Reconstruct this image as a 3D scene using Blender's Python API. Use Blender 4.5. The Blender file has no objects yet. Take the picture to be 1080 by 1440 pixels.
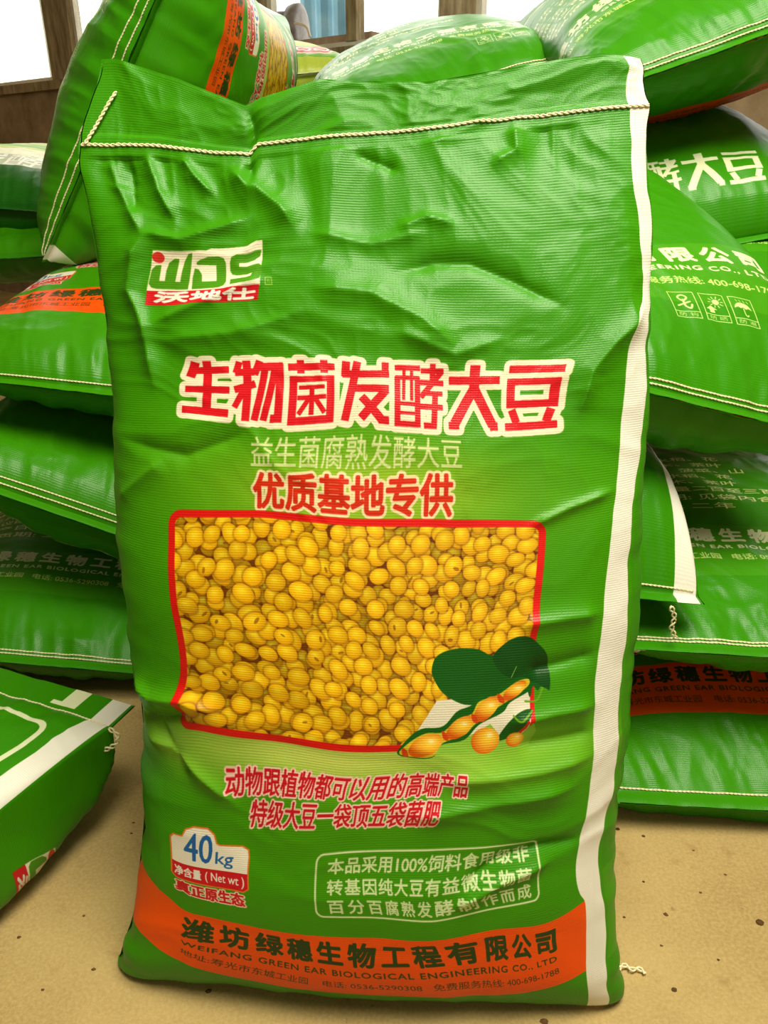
import bpy, math, random
import numpy as np
from mathutils import Matrix, Vector

# ------------------------------------------------------------------ camera, world, light
S = bpy.context.scene
COL = S.collection
CAM_H, PITCH, FPX = .87, math.radians(24), 1081.
cam = bpy.data.cameras.new('camera'); cam.sensor_fit = 'AUTO'; cam.sensor_width = 36; cam.lens = FPX / 1440 * 36
cam.clip_start = .02
camo = bpy.data.objects.new('camera', cam); COL.objects.link(camo)
camo.location = (0, 0, CAM_H); camo.rotation_euler = (math.radians(90) - PITCH, 0, 0)
S.camera = camo
S.view_settings.view_transform = 'Standard'; S.view_settings.look = 'None'
S.view_settings.gamma = 1; S.view_settings.use_curve_mapping = False
S.view_settings.exposure = 0.42
S.cycles.use_denoising = True
S.cycles.max_bounces = 8

w = bpy.data.worlds.new('sky'); S.world = w; w.use_nodes = True
bg = w.node_tree.nodes['Background']; bg.inputs[0].default_value = (1, .97, .90, 1); bg.inputs[1].default_value = 3.2

def area(name, loc, target, sx, sy, power, col):
    l = bpy.data.lights.new(name, 'AREA'); l.shape = 'RECTANGLE'; l.size = sx; l.size_y = sy; l.energy = power; l.color = col
    o = bpy.data.objects.new(name, l); COL.objects.link(o); o.location = loc
    o.rotation_euler = (Vector(target) - Vector(loc)).to_track_quat('-Z', 'Y').to_euler()
    return o
area('skylight', (.45, .42, 2.65), (.1, .95, 0), 1.5, 1.0, 76, (1, .94, .76))
area('window_light', (-.3, 3.6, 2.1), (-.1, 1.2, .9), 2.6, 1.1, 14, (1, .97, .88))
area('doorway_light', (1.0, -2.6, 1.9), (.1, 1.0, .6), 2.6, 2.2, 10, (1, .92, .74))

# ------------------------------------------------------------------ small helpers
def srgb(r, g, b):
    f = lambda c: (c / 255) / 12.92 if c / 255 <= .04045 else ((c / 255 + .055) / 1.055) ** 2.4
    return (f(r), f(g), f(b), 1)

def mat(name, col, rough=.6, spec=.5, metal=0.):
    m = bpy.data.materials.new(name); m.use_nodes = True
    b = m.node_tree.nodes['Principled BSDF']
    b.inputs['Base Color'].default_value = col; b.inputs['Roughness'].default_value = rough
    b.inputs['Specular IOR Level'].default_value = spec; b.inputs['Metallic'].default_value = metal
    return m

def noisy(m, c1, c2, scale=8, detail=8, bump=.0, coord='Object', stretch=(1, 1, 1), dist=0.):
    nt = m.node_tree; N = nt.nodes; b = N['Principled BSDF']
    tc = N.new('ShaderNodeTexCoord'); mp = N.new('ShaderNodeMapping'); mp.inputs['Scale'].default_value = stretch
    nz = N.new('ShaderNodeTexNoise'); nz.inputs['Scale'].default_value = scale; nz.inputs['Detail'].default_value = detail
    nz.inputs['Roughness'].default_value = .65; nz.inputs['Distortion'].default_value = dist
    cr = N.new('ShaderNodeValToRGB'); cr.color_ramp.elements[0].color = c1; cr.color_ramp.elements[1].color = c2
    cr.color_ramp.elements[0].position = .3; cr.color_ramp.elements[1].position = .7
    nt.links.new(tc.outputs[coord], mp.inputs[0]); nt.links.new(mp.outputs[0], nz.inputs['Vector'])
    nt.links.new(nz.outputs['Fac'], cr.inputs[0]); nt.links.new(cr.outputs[0], b.inputs['Base Color'])
    if bump:
        bp = N.new('ShaderNodeBump'); bp.inputs['Strength'].default_value = bump; bp.inputs['Distance'].default_value = .01
        nt.links.new(nz.outputs['Fac'], bp.inputs['Height']); nt.links.new(bp.outputs[0], b.inputs['Normal'])
    return m

def tag(o, label=None, cat=None, group=None, kind=None):
    if label: o['label'] = label
    if cat: o['category'] = cat
    if group: o['group'] = group
    if kind: o['kind'] = kind
    return o

def empty(name, loc=(0, 0, 0)):
    o = bpy.data.objects.new(name, None); COL.objects.link(o); o.location = loc; o.empty_display_size = .05
    return o

def link(name, me, parent=None):
    o = bpy.data.objects.new(name, me); COL.objects.link(o)
    if parent: o.parent = parent; o.matrix_parent_inverse = parent.matrix_world.inverted() if False else Matrix.Translation(-Vector(parent.location))
    return o

def mesh(name, V, F, m, parent=None, smooth=False):
    me = bpy.data.meshes.new(name); me.from_pydata([tuple(map(float, v)) for v in V], [], [tuple(map(int, f)) for f in F]); me.update()
    me.materials.append(m)
    if smooth: me.polygons.foreach_set('use_smooth', [True] * len(me.polygons))
    return link(name, me, parent)

def box_vf(c, s, R=None):
    c = Vector(c); V = []
    for i in (-.5, .5):
        for j in (-.5, .5):
            for k in (-.5, .5):
                v = Vector((i * s[0], j * s[1], k * s[2]))
                V.append(c + (R @ v if R else v))
    F = [(0, 1, 3, 2), (4, 6, 7, 5), (0, 4, 5, 1), (2, 3, 7, 6), (0, 2, 6, 4), (1, 5, 7, 3)]
    return V, F

def tube_vf(P, r, n=8, taper=None):
    P = [Vector(p) for p in P]; V = []; F = []; up = Vector((.13, .21, .97))
    for i, p in enumerate(P):
        t = (P[min(i + 1, len(P) - 1)] - P[max(i - 1, 0)]).normalized()
        a = t.cross(up).normalized(); b = a.cross(t)
        rr = r if taper is None else r * taper[i]
        for k in range(n):
            g = 2 * math.pi * k / n
            V.append(p + (a * math.cos(g) + b * math.sin(g)) * rr)
    for i in range(len(P) - 1):
        for k in range(n):
            F.append((i * n + k, i * n + (k + 1) % n, (i + 1) * n + (k + 1) % n, (i + 1) * n + k))
    F.append(tuple(range(n))[::-1]); F.append(tuple((len(P) - 1) * n + k for k in range(n)))
    return V, F

def merge(*vf):
    V = []; F = []
    for v, f in vf:
        o = len(V); V += list(v); F += [tuple(i + o for i in q) for q in f]
    return V, F

# ------------------------------------------------------------------ the print on the sacks (drawn into one image)
PX = 2.0                       # pixels per millimetre
CW, CH = 1800, 1170            # millimetres: front 0-600, back 600-1200, second brand 1200-1800
IW, IH = int(CW * PX), int(CH * PX)
CAN = np.zeros((IH, IW, 3), np.float32)          # row 0 = bottom
GREEN = (58, 141, 2)
RED = (214, 22, 32); CREAM = (236, 232, 205); WHITE = (240, 238, 222); ORANGE = (240, 82, 8); INK = (38, 62, 20)

def c3(c): return np.array(c, np.float32) / 255

def blend(x0, y0, m, col):     # x0,y0 pixel corner of mask m
    Hm, Wm = m.shape; a0, b0 = max(0, x0), max(0, y0); a1, b1 = min(IW, x0 + Wm), min(IH, y0 + Hm)
    if a1 <= a0 or b1 <= b0: return
    mm = m[b0 - y0:b1 - y0, a0 - x0:a1 - x0, None]
    col = np.asarray(col, np.float32)
    if col.ndim == 1: cc = col / 255
    else: cc = col[b0 - y0:b1 - y0, a0 - x0:a1 - x0] / 255
    CAN[b0:b1, a0:a1] = CAN[b0:b1, a0:a1] * (1 - mm) + cc * mm

class Mask:                    # local mask in canvas mm
    def __init__(s, x0, y0, x1, y1, ss=2):
        s.ss = ss; s.k = PX * ss
        s.px0, s.py0 = int(math.floor(x0 * PX)), int(math.floor(y0 * PX))
        s.w = (int(math.ceil(x1 * PX)) - s.px0) * ss; s.h = (int(math.ceil(y1 * PX)) - s.py0) * ss
        s.m = np.zeros((s.h, s.w), bool)
    def grid(s):
        X = (np.arange(s.w) + .5) / s.k + s.px0 / PX; Y = (np.arange(s.h) + .5) / s.k + s.py0 / PX
        return X[None, :], Y[:, None]
    def tri(s, P, T):
        Q = (np.asarray(P, float) - (s.px0 / PX, s.py0 / PX)) * s.k
        for a, b, c in T:
            A, B, C = Q[a], Q[b], Q[c]
            x0 = max(0, int(min(A[0], B[0], C[0]))); x1 = min(s.w, int(max(A[0], B[0], C[0])) + 2)
            y0 = max(0, int(min(A[1], B[1], C[1]))); y1 = min(s.h, int(max(A[1], B[1], C[1])) + 2)
            if x1 <= x0 or y1 <= y0: continue
            xs = np.arange(x0, x1) + .5; ys = (np.arange(y0, y1) + .5)[:, None]
            e = lambda U, W: (W[0] - U[0]) * (ys - U[1]) - (W[1] - U[1]) * (xs - U[0])
            e0, e1, e2 = e(A, B), e(B, C), e(C, A)
            s.m[y0:y1, x0:x1] |= ((e0 >= -1e-6) & (e1 >= -1e-6) & (e2 >= -1e-6)) | ((e0 <= 1e-6) & (e1 <= 1e-6) & (e2 <= 1e-6))
    def poly(s, P):
        P = np.asarray(P, float); X, Y = s.grid(); ins = np.zeros_like(s.m)
        for (xa, ya), (xb, yb) in zip(P, np.roll(P, -1, 0)):
            if ya == yb: continue
            ins ^= ((Y >= min(ya, yb)) & (Y < max(ya, yb)) & (X < xa + (Y - ya) * (xb - xa) / (yb - ya)))
        s.m |= ins; return s
    def seg(s, xa, ya, xb, yb, wd, cap='butt'):
        X, Y = s.grid(); L = math.hypot(xb - xa, yb - ya) or 1e-6; dx, dy = (xb - xa) / L, (yb - ya) / L
        t = (X - xa) * dx + (Y - ya) * dy; n = abs(-(X - xa) * dy + (Y - ya) * dx)
        if cap == 'butt': s.m |= (t >= 0) & (t <= L) & (n <= wd / 2)
        else:
            tc = np.clip(t, 0, L); s.m |= (t - tc) ** 2 + n ** 2 <= wd * wd / 4
        return s
    def line(s, P, wd, close=False):
        P = list(P) + ([P[0]] if close else [])
        for a, b in zip(P, P[1:]): s.seg(*a, *b, wd, 'round')
        return s
    def ell(s, cx, cy, rx, ry, ang=0):
        X, Y = s.grid(); c, q = math.cos(ang), math.sin(ang); u = (X - cx) * c + (Y - cy) * q; v = -(X - cx) * q + (Y - cy) * c
        s.m |= (u / rx) ** 2 + (v / ry) ** 2 <= 1; return s
    def grow(s, r):
        n = int(round(r * s.k))
        if n < 1: return s
        out = s.m.copy(); H, W = s.m.shape
        for dy in range(-n, n + 1):
            dx = int(math.sqrt(n * n - dy * dy)); 
            src = s.m[max(0, -dy):H - max(0, dy)]; 
            # horizontal run dilation by cumulative sums
            c = np.cumsum(np.pad(src, ((0, 0), (dx + 1, dx))).astype(np.int32), 1)
            run = (c[:, 2 * dx + 1:] - c[:, :-2 * dx - 1]) > 0 if dx >= 0 else src
            out[max(0, dy):H - max(0, -dy)] |= run[:, :W]
        s.m = out; return s
    def aa(s):
        k = s.ss; return s.m.reshape(s.h // k, k, s.w // k, k).mean((1, 3)).astype(np.float32)
    def put(s, col, alpha=1.):
        blend(s.px0, s.py0, s.aa() * alpha, col); return s

_txt = {}
def text_tris(body, spacing=1.):
    key = (body, spacing)
    if key not in _txt:
        c = bpy.data.curves.new('t', 'FONT'); c.body = body; c.resolution_u = 3; c.space_character = spacing
        o = bpy.data.objects.new('t', c); COL.objects.link(o)
        bpy.context.view_layer.update()
        e = o.evaluated_get(bpy.context.evaluated_depsgraph_get()); me = e.to_mesh(); me.calc_loop_triangles()
        P = np.array([v.co[:2] for v in me.vertices]); T = np.array([t.vertices[:] for t in me.loop_triangles])
        e.to_mesh_clear(); bpy.data.objects.remove(o); bpy.data.curves.remove(c)
        _txt[key] = (P, T)
    return _txt[key]

def text(body, x0, y0, x1, y1, col, bold=0., edge=0., edge_col=None, spacing=1., skew=0., rot=0., alpha=1.):
    P, T = text_tris(body, spacing)
    a, b = P.min(0), P.max(0)
    Q = (P - a) / (b - a)
    Q = np.stack([x0 + Q[:, 0] * (x1 - x0) + skew * Q[:, 1] * (y1 - y0), y0 + Q[:, 1] * (y1 - y0)], 1)
    if rot:
        cx, cy = (x0 + x1) / 2, (y0 + y1) / 2; c, q = math.cos(rot), math.sin(rot)
        Q = np.stack([cx + (Q[:, 0] - cx) * c - (Q[:, 1] - cy) * q, cy + (Q[:, 0] - cx) * q + (Q[:, 1] - cy) * c], 1)
    pad = bold + edge + 2
    lo, hi = Q.min(0) - pad, Q.max(0) + pad
    M = Mask(lo[0], lo[1], hi[0], hi[1]); M.tri(Q, T)
    if bold: M.grow(bold)
    if edge:
        inner = M.m.copy(); M.grow(edge); M.put(edge_col); M.m = inner
    M.put(col, alpha)

def radial(cx, cy, rx, ry, col, strength, x_lo, x_hi):
    y0, y1 = max(0, int((cy - 3 * ry) * PX)), min(IH, int((cy + 3 * ry) * PX))
    x0, x1 = max(int(x_lo * PX), int((cx - 3 * rx) * PX)), min(int(x_hi * PX), int((cx + 3 * rx) * PX))
    X = (np.arange(x0, x1) + .5)[None, :] / PX; Y = (np.arange(y0, y1) + .5)[:, None] / PX
    m = (np.exp(-(((X - cx) / rx) ** 2 + ((Y - cy) / ry) ** 2)) * strength).astype(np.float32)
    blend(x0, y0, m, np.array(col, np.float32))

def rrect(x0, y0, x1, y1, r, n=6):
    P = []
    for cx, cy, a in ((x1 - r, y1 - r, 0), (x0 + r, y1 - r, 90), (x0 + r, y0 + r, 180), (x1 - r, y0 + r, 270)):
        for k in range(n + 1):
            g = math.radians(a + 90 * k / n); P.append((cx + r * math.cos(g), cy + r * math.sin(g)))
    return P

def rect(x0, y0, x1, y1, col):
    CAN[int(y0 * PX):int(y1 * PX), int(x0 * PX):int(x1 * PX)] = c3(col)

# strokes of the seven heavy title characters: (xa, ya, xb, yb, width), y downwards
TITLE = [
 (150,105,122,185,44),(125,150,312,150,36),(100,252,312,252,36),(92,364,312,364,38),(206,102,206,364,40),
 (364,112,344,168,32),(340,165,432,165,36),(398,108,398,394,38),(336,250,436,222,36),(340,335,388,235,30),(462,112,432,178,34),(440,142,575,142,40),
 (556,132,556,396,40),(518,382,576,382,36),(482,160,440,390,34),(530,160,484,390,34),
 (600,146,845,146,36),(666,112,666,178,38),(790,112,790,178,38),(626,190,626,412,40),(822,190,822,412,38),(606,206,840,206,30),(606,397,840,397,34),
 (655,246,792,246,20),(648,294,800,294,22),(724,242,724,374,26),(708,300,658,368,24),(742,300,794,368,24),
 (906,116,898,196,42),(884,182,1130,180,38),(964,116,900,412,40),(1110,120,1108,192,36),(950,256,1128,256,40),(1116,262,984,406,42),(984,300,1092,410,42),(1076,410,1130,410,36),
 (1160,146,1294,146,28),(1174,190,1174,432,30),(1280,190,1280,432,28),(1162,196,1290,196,22),(1209,156,1206,310,17),(1249,156,1249,310,17),(1184,326,1280,326,20),(1180,370,1280,370,16),(1162,420,1290,420,26),
 (1298,158,1420,158,26),(1361,122,1361,214,30),(1292,216,1420,216,28),(1410,160,1298,290,28),(1310,268,1416,268,24),(1376,276,1366,424,30),(1294,334,1416,334,28),(1312,422,1380,422,28),
 (1450,202,1722,202,40),(1587,128,1587,250,52),(1588,240,1476,410,50),(1444,418,1500,418,36),(1592,250,1684,418,50),(1668,422,1712,422,40),
 (1766,150,2032,150,38),(1784,196,1784,340,44),(2004,196,1998,340,44),(1766,212,2024,212,34),(1766,322,2016,322,36),(1790,348,1814,410,40),(1990,348,1966,410,40),(1752,426,2016,426,36)]

def title(x0, y0, x1, y1, col, edge=0., edge_col=None):
    sx = (x1 - x0) / 1942.; sy = (y1 - y0) / 305.
    M = Mask(x0 - 12, y0 - 12, x1 + 12, y1 + 12)
    for xa, ya, xb, yb, wd in TITLE:
        ya = ya - (xa - 95) * .0195; yb = yb - (xb - 95) * .0195
        M.seg(x0 + (xa - 92) * sx, y1 - (ya - 103) * sy, x0 + (xb - 92) * sx, y1 - (yb - 103) * sy, wd * (sx + sy) / 2)
    if edge:
        k = M.m.copy(); M.grow(edge); M.put(edge_col); M.m = k
    M.put(col)

def stripe(x0, x1):
    rect(x0, 0, x1, CH, (238, 236, 222))

def beans(x0, y0, x1, y1, rng):
    X0, Y0 = int(x0 * PX), int(y0 * PX); Wp, Hp = int((x1 - x0) * PX), int((y1 - y0) * PX)
    A = np.zeros((Hp, Wp, 3), np.float32); A[:] = c3((112, 58, 8))
    def one(cx, cy, ra, rb, ang, tone, hil):
        R = int(ra * PX) + 3; px, py = int(cx * PX), int(cy * PX)
        a0, a1, b0, b1 = max(0, px - R), min(Wp, px + R), max(0, py - R), min(Hp, py + R)
        if a1 <= a0 or b1 <= b0: return
        X = (np.arange(a0, a1) + .5)[None, :] / PX - cx; Y = (np.arange(b0, b1) + .5)[:, None] / PX - cy
        c, q = math.cos(ang), math.sin(ang); u = (X * c + Y * q) / ra; v = (-X * q + Y * c) / rb
        d2 = u * u + v * v; r = np.sqrt(d2)
        m = np.clip((1 - r) * rb * PX * .9 + .5, 0, 1)
        nz = np.sqrt(np.clip(1 - d2, 0, 1))
        lam = np.clip(.42 + .58 * nz + .14 * (Y / rb) - .05 * (X / ra), 0, 1.08)[..., None]
        base = np.array((246, 196, 20), np.float32) / 255 * tone
        edge = np.array((196, 112, 4), np.float32) / 255 * tone
        col = edge * (1 - lam) + base * lam
        hl = np.exp(-(((X + .12 * ra) / (.42 * ra)) ** 2 + ((Y - .3 * rb) / (.36 * rb)) ** 2))[..., None]
        col = col + hl * np.array((.05, .10, .10))
        if hil is not None:
            hu, hv, ha, hs = hil
            c2, q2 = math.cos(ha), math.sin(ha); uu = ((u - hu) * c2 + (v - hv) * q2) / (.30 * hs); vv = (-(u - hu) * q2 + (v - hv) * c2) / (.13 * hs)
            e = np.clip((1.25 - np.sqrt(uu * uu + vv * vv)) * 3, 0, 1)[..., None]; col = col * (1 - .6 * e) + np.array((.45, .22, .03)) * .6 * e
            e = np.clip((.5 - np.sqrt(uu * uu + vv * vv)) * 3, 0, 1)[..., None]; col = col * (1 - .6 * e) + np.array((.75, .5, .1)) * .6 * e
        sh = np.clip(1.3 - r, 0, .3)[..., None] / .3 * .42 * (r[..., None] > 1)
        mm = m[..., None]
        A[b0:b1, a0:a1] = A[b0:b1, a0:a1] * (1 - sh) + np.array(c3((92, 46, 6))) * sh
        A[b0:b1, a0:a1] = A[b0:b1, a0:a1] * (1 - mm) + col * mm
    Wm, Hm = x1 - x0, y1 - y0
    def field(n, dmin, tone):
        pts = []
        for k in range(n):
            p = (rng.uniform(-6, Wm + 6), rng.uniform(-6, Hm + 6))
            if all((p[0] - a) ** 2 + ((p[1] - b) * 1.1) ** 2 > dmin * dmin for a, b in pts): pts.append(p)
        rng.shuffle(pts)
        for p in pts:
            s = rng.uniform(.86, 1.14); hil = None
            if rng.random() < .19: hil = (rng.uniform(-.5, .5), rng.uniform(-.5, .4), rng.uniform(0, 3), rng.uniform(.8, 1.2))
            one(p[0], p[1], rng.uniform(10.0, 12.1) * s, rng.uniform(8.3, 9.7) * s, rng.uniform(-.8, .9) if rng.random() < .7 else rng.uniform(0, 3.1), tone * rng.uniform(.93, 1.04), hil)
    field(3500, 13.4, .76); field(4000, 16.4, .96); field(600, 18.6, 1.0)
    return X0, Y0, A

def bean_ball(cx, cy, rx, ry, ang=0., c_in=(255, 214, 60), c_out=(214, 92, 6)):
    M = Mask(cx - rx - 3, cy - ry - 3, cx + rx + 3, cy + ry + 3); M.ell(cx, cy, rx, ry, ang)
    X = ((np.arange(M.w // 2) + .5) / PX + M.px0 / PX)[None, :]; Y = ((np.arange(M.h // 2) + .5) / PX + M.py0 / PX)[:, None]
    d = np.clip(np.hypot((X - cx - .25 * rx) / rx, (Y - cy - .22 * ry) / ry) / 1.3, 0, 1)[..., None]
    col = np.array(c_in, np.float32) * (1 - d ** 1.6) + np.array(c_out, np.float32) * d ** 1.6
    hl = np.exp(-(((X - cx - .3 * rx) / (.22 * rx)) ** 2 + ((Y - cy - .4 * ry) / (.2 * ry)) ** 2))[..., None]
    M.put(col * (1 - hl * .7) + np.array((255, 250, 220), np.float32) * hl * .7)

def fillp(P, col):
    P = np.asarray(P, float); lo, hi = P.min(0) - 2, P.max(0) + 2
    Mask(*lo, *hi).poly(P).put(col)

def strokep(P, wd, col, close=False):
    Q = np.asarray(P, float); lo, hi = Q.min(0) - wd - 1, Q.max(0) + wd + 1
    Mask(*lo, *hi).line(P, wd, close).put(col)

def spline(P, n=8, close=True):
    P = np.asarray(P, float); out = []; N = len(P)
    for i in range(N if close else N - 1):
        p0, p1, p2, p3 = (P[(i - 1) % N], P[i], P[(i + 1) % N], P[(i + 2) % N]) if close else (P[max(i - 1, 0)], P[i], P[i + 1], P[min(i + 2, N - 1)])
        for k in range(n):
            t = k / n
            out.append(tuple(.5 * (2 * p1 + (p2 - p0) * t + (2 * p0 - 5 * p1 + 4 * p2 - p3) * t * t + (3 * p1 - p0 - 3 * p2 + p3) * t ** 3)))
    if not close: out.append(tuple(P[-1]))
    return out

COMPANY = '潍坊绿穗生物工程有限公司'
COMPANY_EN = 'WEIFANG GREEN EAR BIOLOGICAL ENGINEERING CO., LTD'

def icons(x0, y0, col, s=1.):
    for k, cap in enumerate(('防钩', '防晒', '防潮')):
        x = x0 + k * 36 * s; Wd, Hh = 29 * s, 41 * s
        strokep([(x, y0), (x + Wd, y0), (x + Wd, y0 + Hh), (x, y0 + Hh)], 1.2, col, True)
        strokep([(x, y0 + 9 * s), (x + Wd, y0 + 9 * s)], 1.0, col)
        text(cap, x + 4 * s, y0 + 2 * s, x + Wd - 4 * s, y0 + 7.5 * s, col, spacing=1.6)
        cx, cy = x + Wd / 2, y0 + 24 * s
        if k == 0:
            strokep(spline([(cx - 2, cy + 3), (cx - 5, cy + 8), (cx, cy + 12), (cx + 5, cy + 8), (cx + 1, cy + 3)], 5), 2.2, col, True)
            strokep(spline([(cx, cy + 4), (cx, cy - 6), (cx + 5, cy - 10), (cx + 8, cy - 4)], 5, False), 2.4, col)
            strokep([(cx - 8, cy - 6), (cx + 7, cy + 1)], 2.2, col)
        elif k == 1:
            M = Mask(x, y0, x + Wd, y0 + Hh); M.ell(cx + 3, cy + 5, 4, 4)
            for g in range(10):
                a = g * math.pi / 5; M.seg(cx + 3 + 5.2 * math.cos(a), cy + 5 + 5.2 * math.sin(a), cx + 3 + 9 * math.cos(a), cy + 5 + 9 * math.sin(a), 1.1)
            M.put(col)
            fillp([(cx - 12, cy - 7), (cx - 5, cy - 1), (cx + 2, cy - 7)], col); fillp([(cx - 8, cy - 12), (cx - 8, cy - 7), (cx - 2, cy - 7), (cx - 2, cy - 12)], col)
        else:
            P = [(cx + 11 * math.cos(a), cy + 11 * math.sin(a) * .85) for a in np.linspace(0, math.pi, 14)]
            P += [(cx - 7, cy + 2), (cx - 3.6, cy), (cx, cy + 2), (cx + 3.6, cy), (cx + 7, cy + 2)]
            fillp(P, col); strokep([(cx, cy), (cx, cy - 9), (cx + 2, cy - 11), (cx + 4, cy - 9)], 1.6, col)
            for g in (-7, -2, 3, 8): strokep([(cx + g, cy + 13), (cx + g + 1.5, cy + 10.5)], .9, col)

def front_print():
    rng = random.Random(5)
    rect(0, 0, 600, CH, GREEN)
    radial(285, 560, 240, 250, (120, 190, 20), .35, 0, 600)
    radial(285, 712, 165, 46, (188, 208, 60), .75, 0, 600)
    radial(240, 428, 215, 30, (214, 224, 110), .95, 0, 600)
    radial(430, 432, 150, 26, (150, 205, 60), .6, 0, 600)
    # logo panel
    q = lambda P: [(55 + (x - 50) * .1427, 979 - (y - 52) * .143) for x, y in P]
    fillp(q([(105, 97), (510, 90), (550, 70), (940, 52), (930, 400), (58, 410)]), (238, 230, 200))
    fillp(q([(60, 405), (640, 402), (700, 396), (925, 394), (900, 508), (50, 524)]), (206, 26, 34))
    g = (76, 146, 18)
    fillp(q([(158, 200), (120, 205), (90, 240), (72, 350), (90, 380), (130, 388), (352, 392), (403, 108), (370, 115), (335, 170), (315, 240), (298, 330), (262, 330), (295, 150), (260, 150), (215, 180), (195, 240), (185, 325), (145, 325)]), g)
    fillp(q([(428, 180), (455, 160), (520, 135), (600, 130), (640, 145), (655, 185), (655, 340), (635, 375), (590, 388), (382, 392), (390, 300), (410, 222), (440, 230), (462, 270), (462, 328), (578, 328), (578, 197), (430, 195)]), g)
    fillp(q([(930, 118), (740, 122), (700, 140), (688, 180), (688, 250), (705, 280), (745, 292), (865, 288), (855, 312), (690, 322), (688, 368), (890, 362), (925, 345), (938, 300), (938, 245), (915, 225), (762, 222), (762, 190), (880, 188), (918, 165)]), g)
    c = q([(141, 147)])[0]; Mask(55, 940, 90, 980).ell(c[0], c[1], 6.2, 5.6).put((214, 52, 40))
    text('沃地仕', 62, 915.5, 172, 927.5, (240, 236, 220), bold=.9, skew=.3)
    strokep([(186, 930), (193, 930), (192, 938), (186, 938)], .8, (150, 190, 60), True); text('R', 188, 931.5, 191, 936.5, (150, 190, 60))
    # titles
    title(80, 776, 512, 846, RED, 6.2, (240, 230, 196))
    text('益生菌腐熟发酵大豆', 156, 736, 395, 766, (206, 218, 150), bold=.35)
    text('优质基地专供', 158, 692, 384, 730, (212, 48, 22), bold=1.15, edge=3.0, edge_col=(240, 222, 172))
    # bean picture
    X0, Y0, A = beans(58, 439, 497, 688, rng)
    Mm = Mask(58, 439, 497, 688); Mm.poly(rrect(60, 441, 495, 686, 12))
    a = Mm.aa(); blend(Mm.px0, Mm.py0, a[:A.shape[0], :A.shape[1]], A[:a.shape[0], :a.shape[1]] * 255)
    strokep(rrect(61, 442, 494, 685, 12), 7.5, (222, 26, 20), True)
    # leaves, pod and loose beans at the picture corner
    pic = lambda x, y: (297 + (x - 205) * .285, 439 + (1290 - y) * .210)   # from the detail crop
    P = lambda *a: [pic(x, y) for x, y in a]
    fillp(P((415, 1030), (860, 1000), (893, 1000), (888, 1200), (840, 1258), (420, 1262), (250, 1258)), (232, 226, 200))
    fillp(P((228, 1262), (400, 1258), (560, 1235), (700, 1165), (760, 1240), (862, 1225), (905, 1170), (925, 1225), (905, 1312), (228, 1312)), (138, 192, 58))
    fillp(spline(P((405, 870), (440, 800), (530, 768), (640, 775), (720, 810), (790, 745), (865, 730), (920, 770), (965, 850), (975, 1010), (945, 985), (925, 1010), (905, 985), (890, 1040), (860, 960), (760, 1010), (660, 1050), (560, 1055), (460, 1000), (415, 930)), 6), (18, 88, 14))
    fillp(spline(P((720, 812), (790, 747), (865, 732), (920, 772), (965, 850), (972, 1000), (900, 960), (800, 930), (740, 880)), 6), (14, 72, 14))
    strokep(P((830, 875), (806, 930)), .8, (150, 190, 80))
    fillp(spline(P((740, 1250), (790, 1165), (850, 1110), (900, 1110), (850, 1210), (790, 1250)), 5), (20, 84, 16))
    strokep(spline(P((815, 1130), (850, 1160), (900, 1110)), 6, False), 2.2, (110, 160, 30))
    strokep(spline(P((870, 1060), (920, 1060), (945, 1000)), 6, False), 2.2, (110, 160, 30))
    strokep(P((880, 1165), (872, 1195), (850, 1220)), 4, (222, 26, 20))
    fillp(spline(P((205, 1300), (260, 1220), (330, 1175), (440, 1165), (520, 1090), (600, 1060), (640, 1010), (740, 985), (820, 935), (880, 940), (895, 1000), (800, 1060), (760, 1110), (640, 1165), (560, 1240), (430, 1265), (390, 1330), (280, 1330)), 6), (16, 92, 12))
    fillp(spline(P((215, 1300), (270, 1240), (350, 1200), (440, 1195), (520, 1130), (600, 1105), (640, 1045), (740, 1015), (830, 955), (885, 945), (880, 985), (790, 1050), (740, 1080), (620, 1160), (560, 1215), (440, 1255), (390, 1325), (280, 1325)), 6), (212, 186, 40))
    for cx, cy, rx, ry, an in ((820, 1000, 62, 34, .5), (680, 1085, 78, 48, .55), (535, 1175, 80, 48, .4), (350, 1265, 92, 56, .25)):
        p = pic(cx, cy); bean_ball(p[0], p[1], rx * .285, ry * .210, an)
    for cx, cy in ((750, 1035), (612, 1130), (450, 1215), (240, 1298)):
        fillp(spline(P((cx - 14, cy - 26), (cx + 14, cy - 6), (cx + 22, cy + 26), (cx - 6, cy + 16)), 4), (206, 66, 14))
    for cx, cy, r in ((675, 1250, 76), (830, 1260, 44)):
        p = pic(cx, cy); bean_ball(p[0], p[1], r * .285, r * .9 * .210)
    # slogans
    text('动物跟植物都可以用的高端产品', 100, 384, 409, 412, (204, 22, 36), bold=.45, edge=2.0, edge_col=(244, 206, 190))
    text('特级大豆一袋顶五袋菌肥', 131, 351, 374, 379, (204, 22, 36), bold=.45, edge=2.0, edge_col=(244, 206, 190))
    # net weight badge
    B = [(39, 276), (39, 328), (43, 334), (54, 336), (58, 345), (68, 350), (84, 350), (93, 343), (97, 333), (101, 331), (130, 330), (138, 326), (140, 318), (140, 276), (134, 269), (45, 269)]
    fillp(B, (240, 234, 214))
    Mk = Mask(38, 267, 142, 352); Mk.poly(B); Mk.m &= np.broadcast_to(Mk.grid()[1] < 297, Mk.m.shape); Mk.put((208, 22, 36))
    strokep(B, 1.8, (226, 120, 40), True)
    text('40', 56, 305, 92, 342, (30, 100, 170), bold=.6); text('kg', 97, 301, 120, 322, (30, 100, 170), bold=.2)
    text('净含量', 43, 276, 77, 292, (240, 236, 224), bold=.5); text('( Net wt )', 83, 274, 135, 292, (240, 236, 224), bold=.25)
    text('真正原生态', 45, 244, 134, 265, (206, 24, 36), bold=.7, edge=1.8, edge_col=(244, 214, 190))
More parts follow.
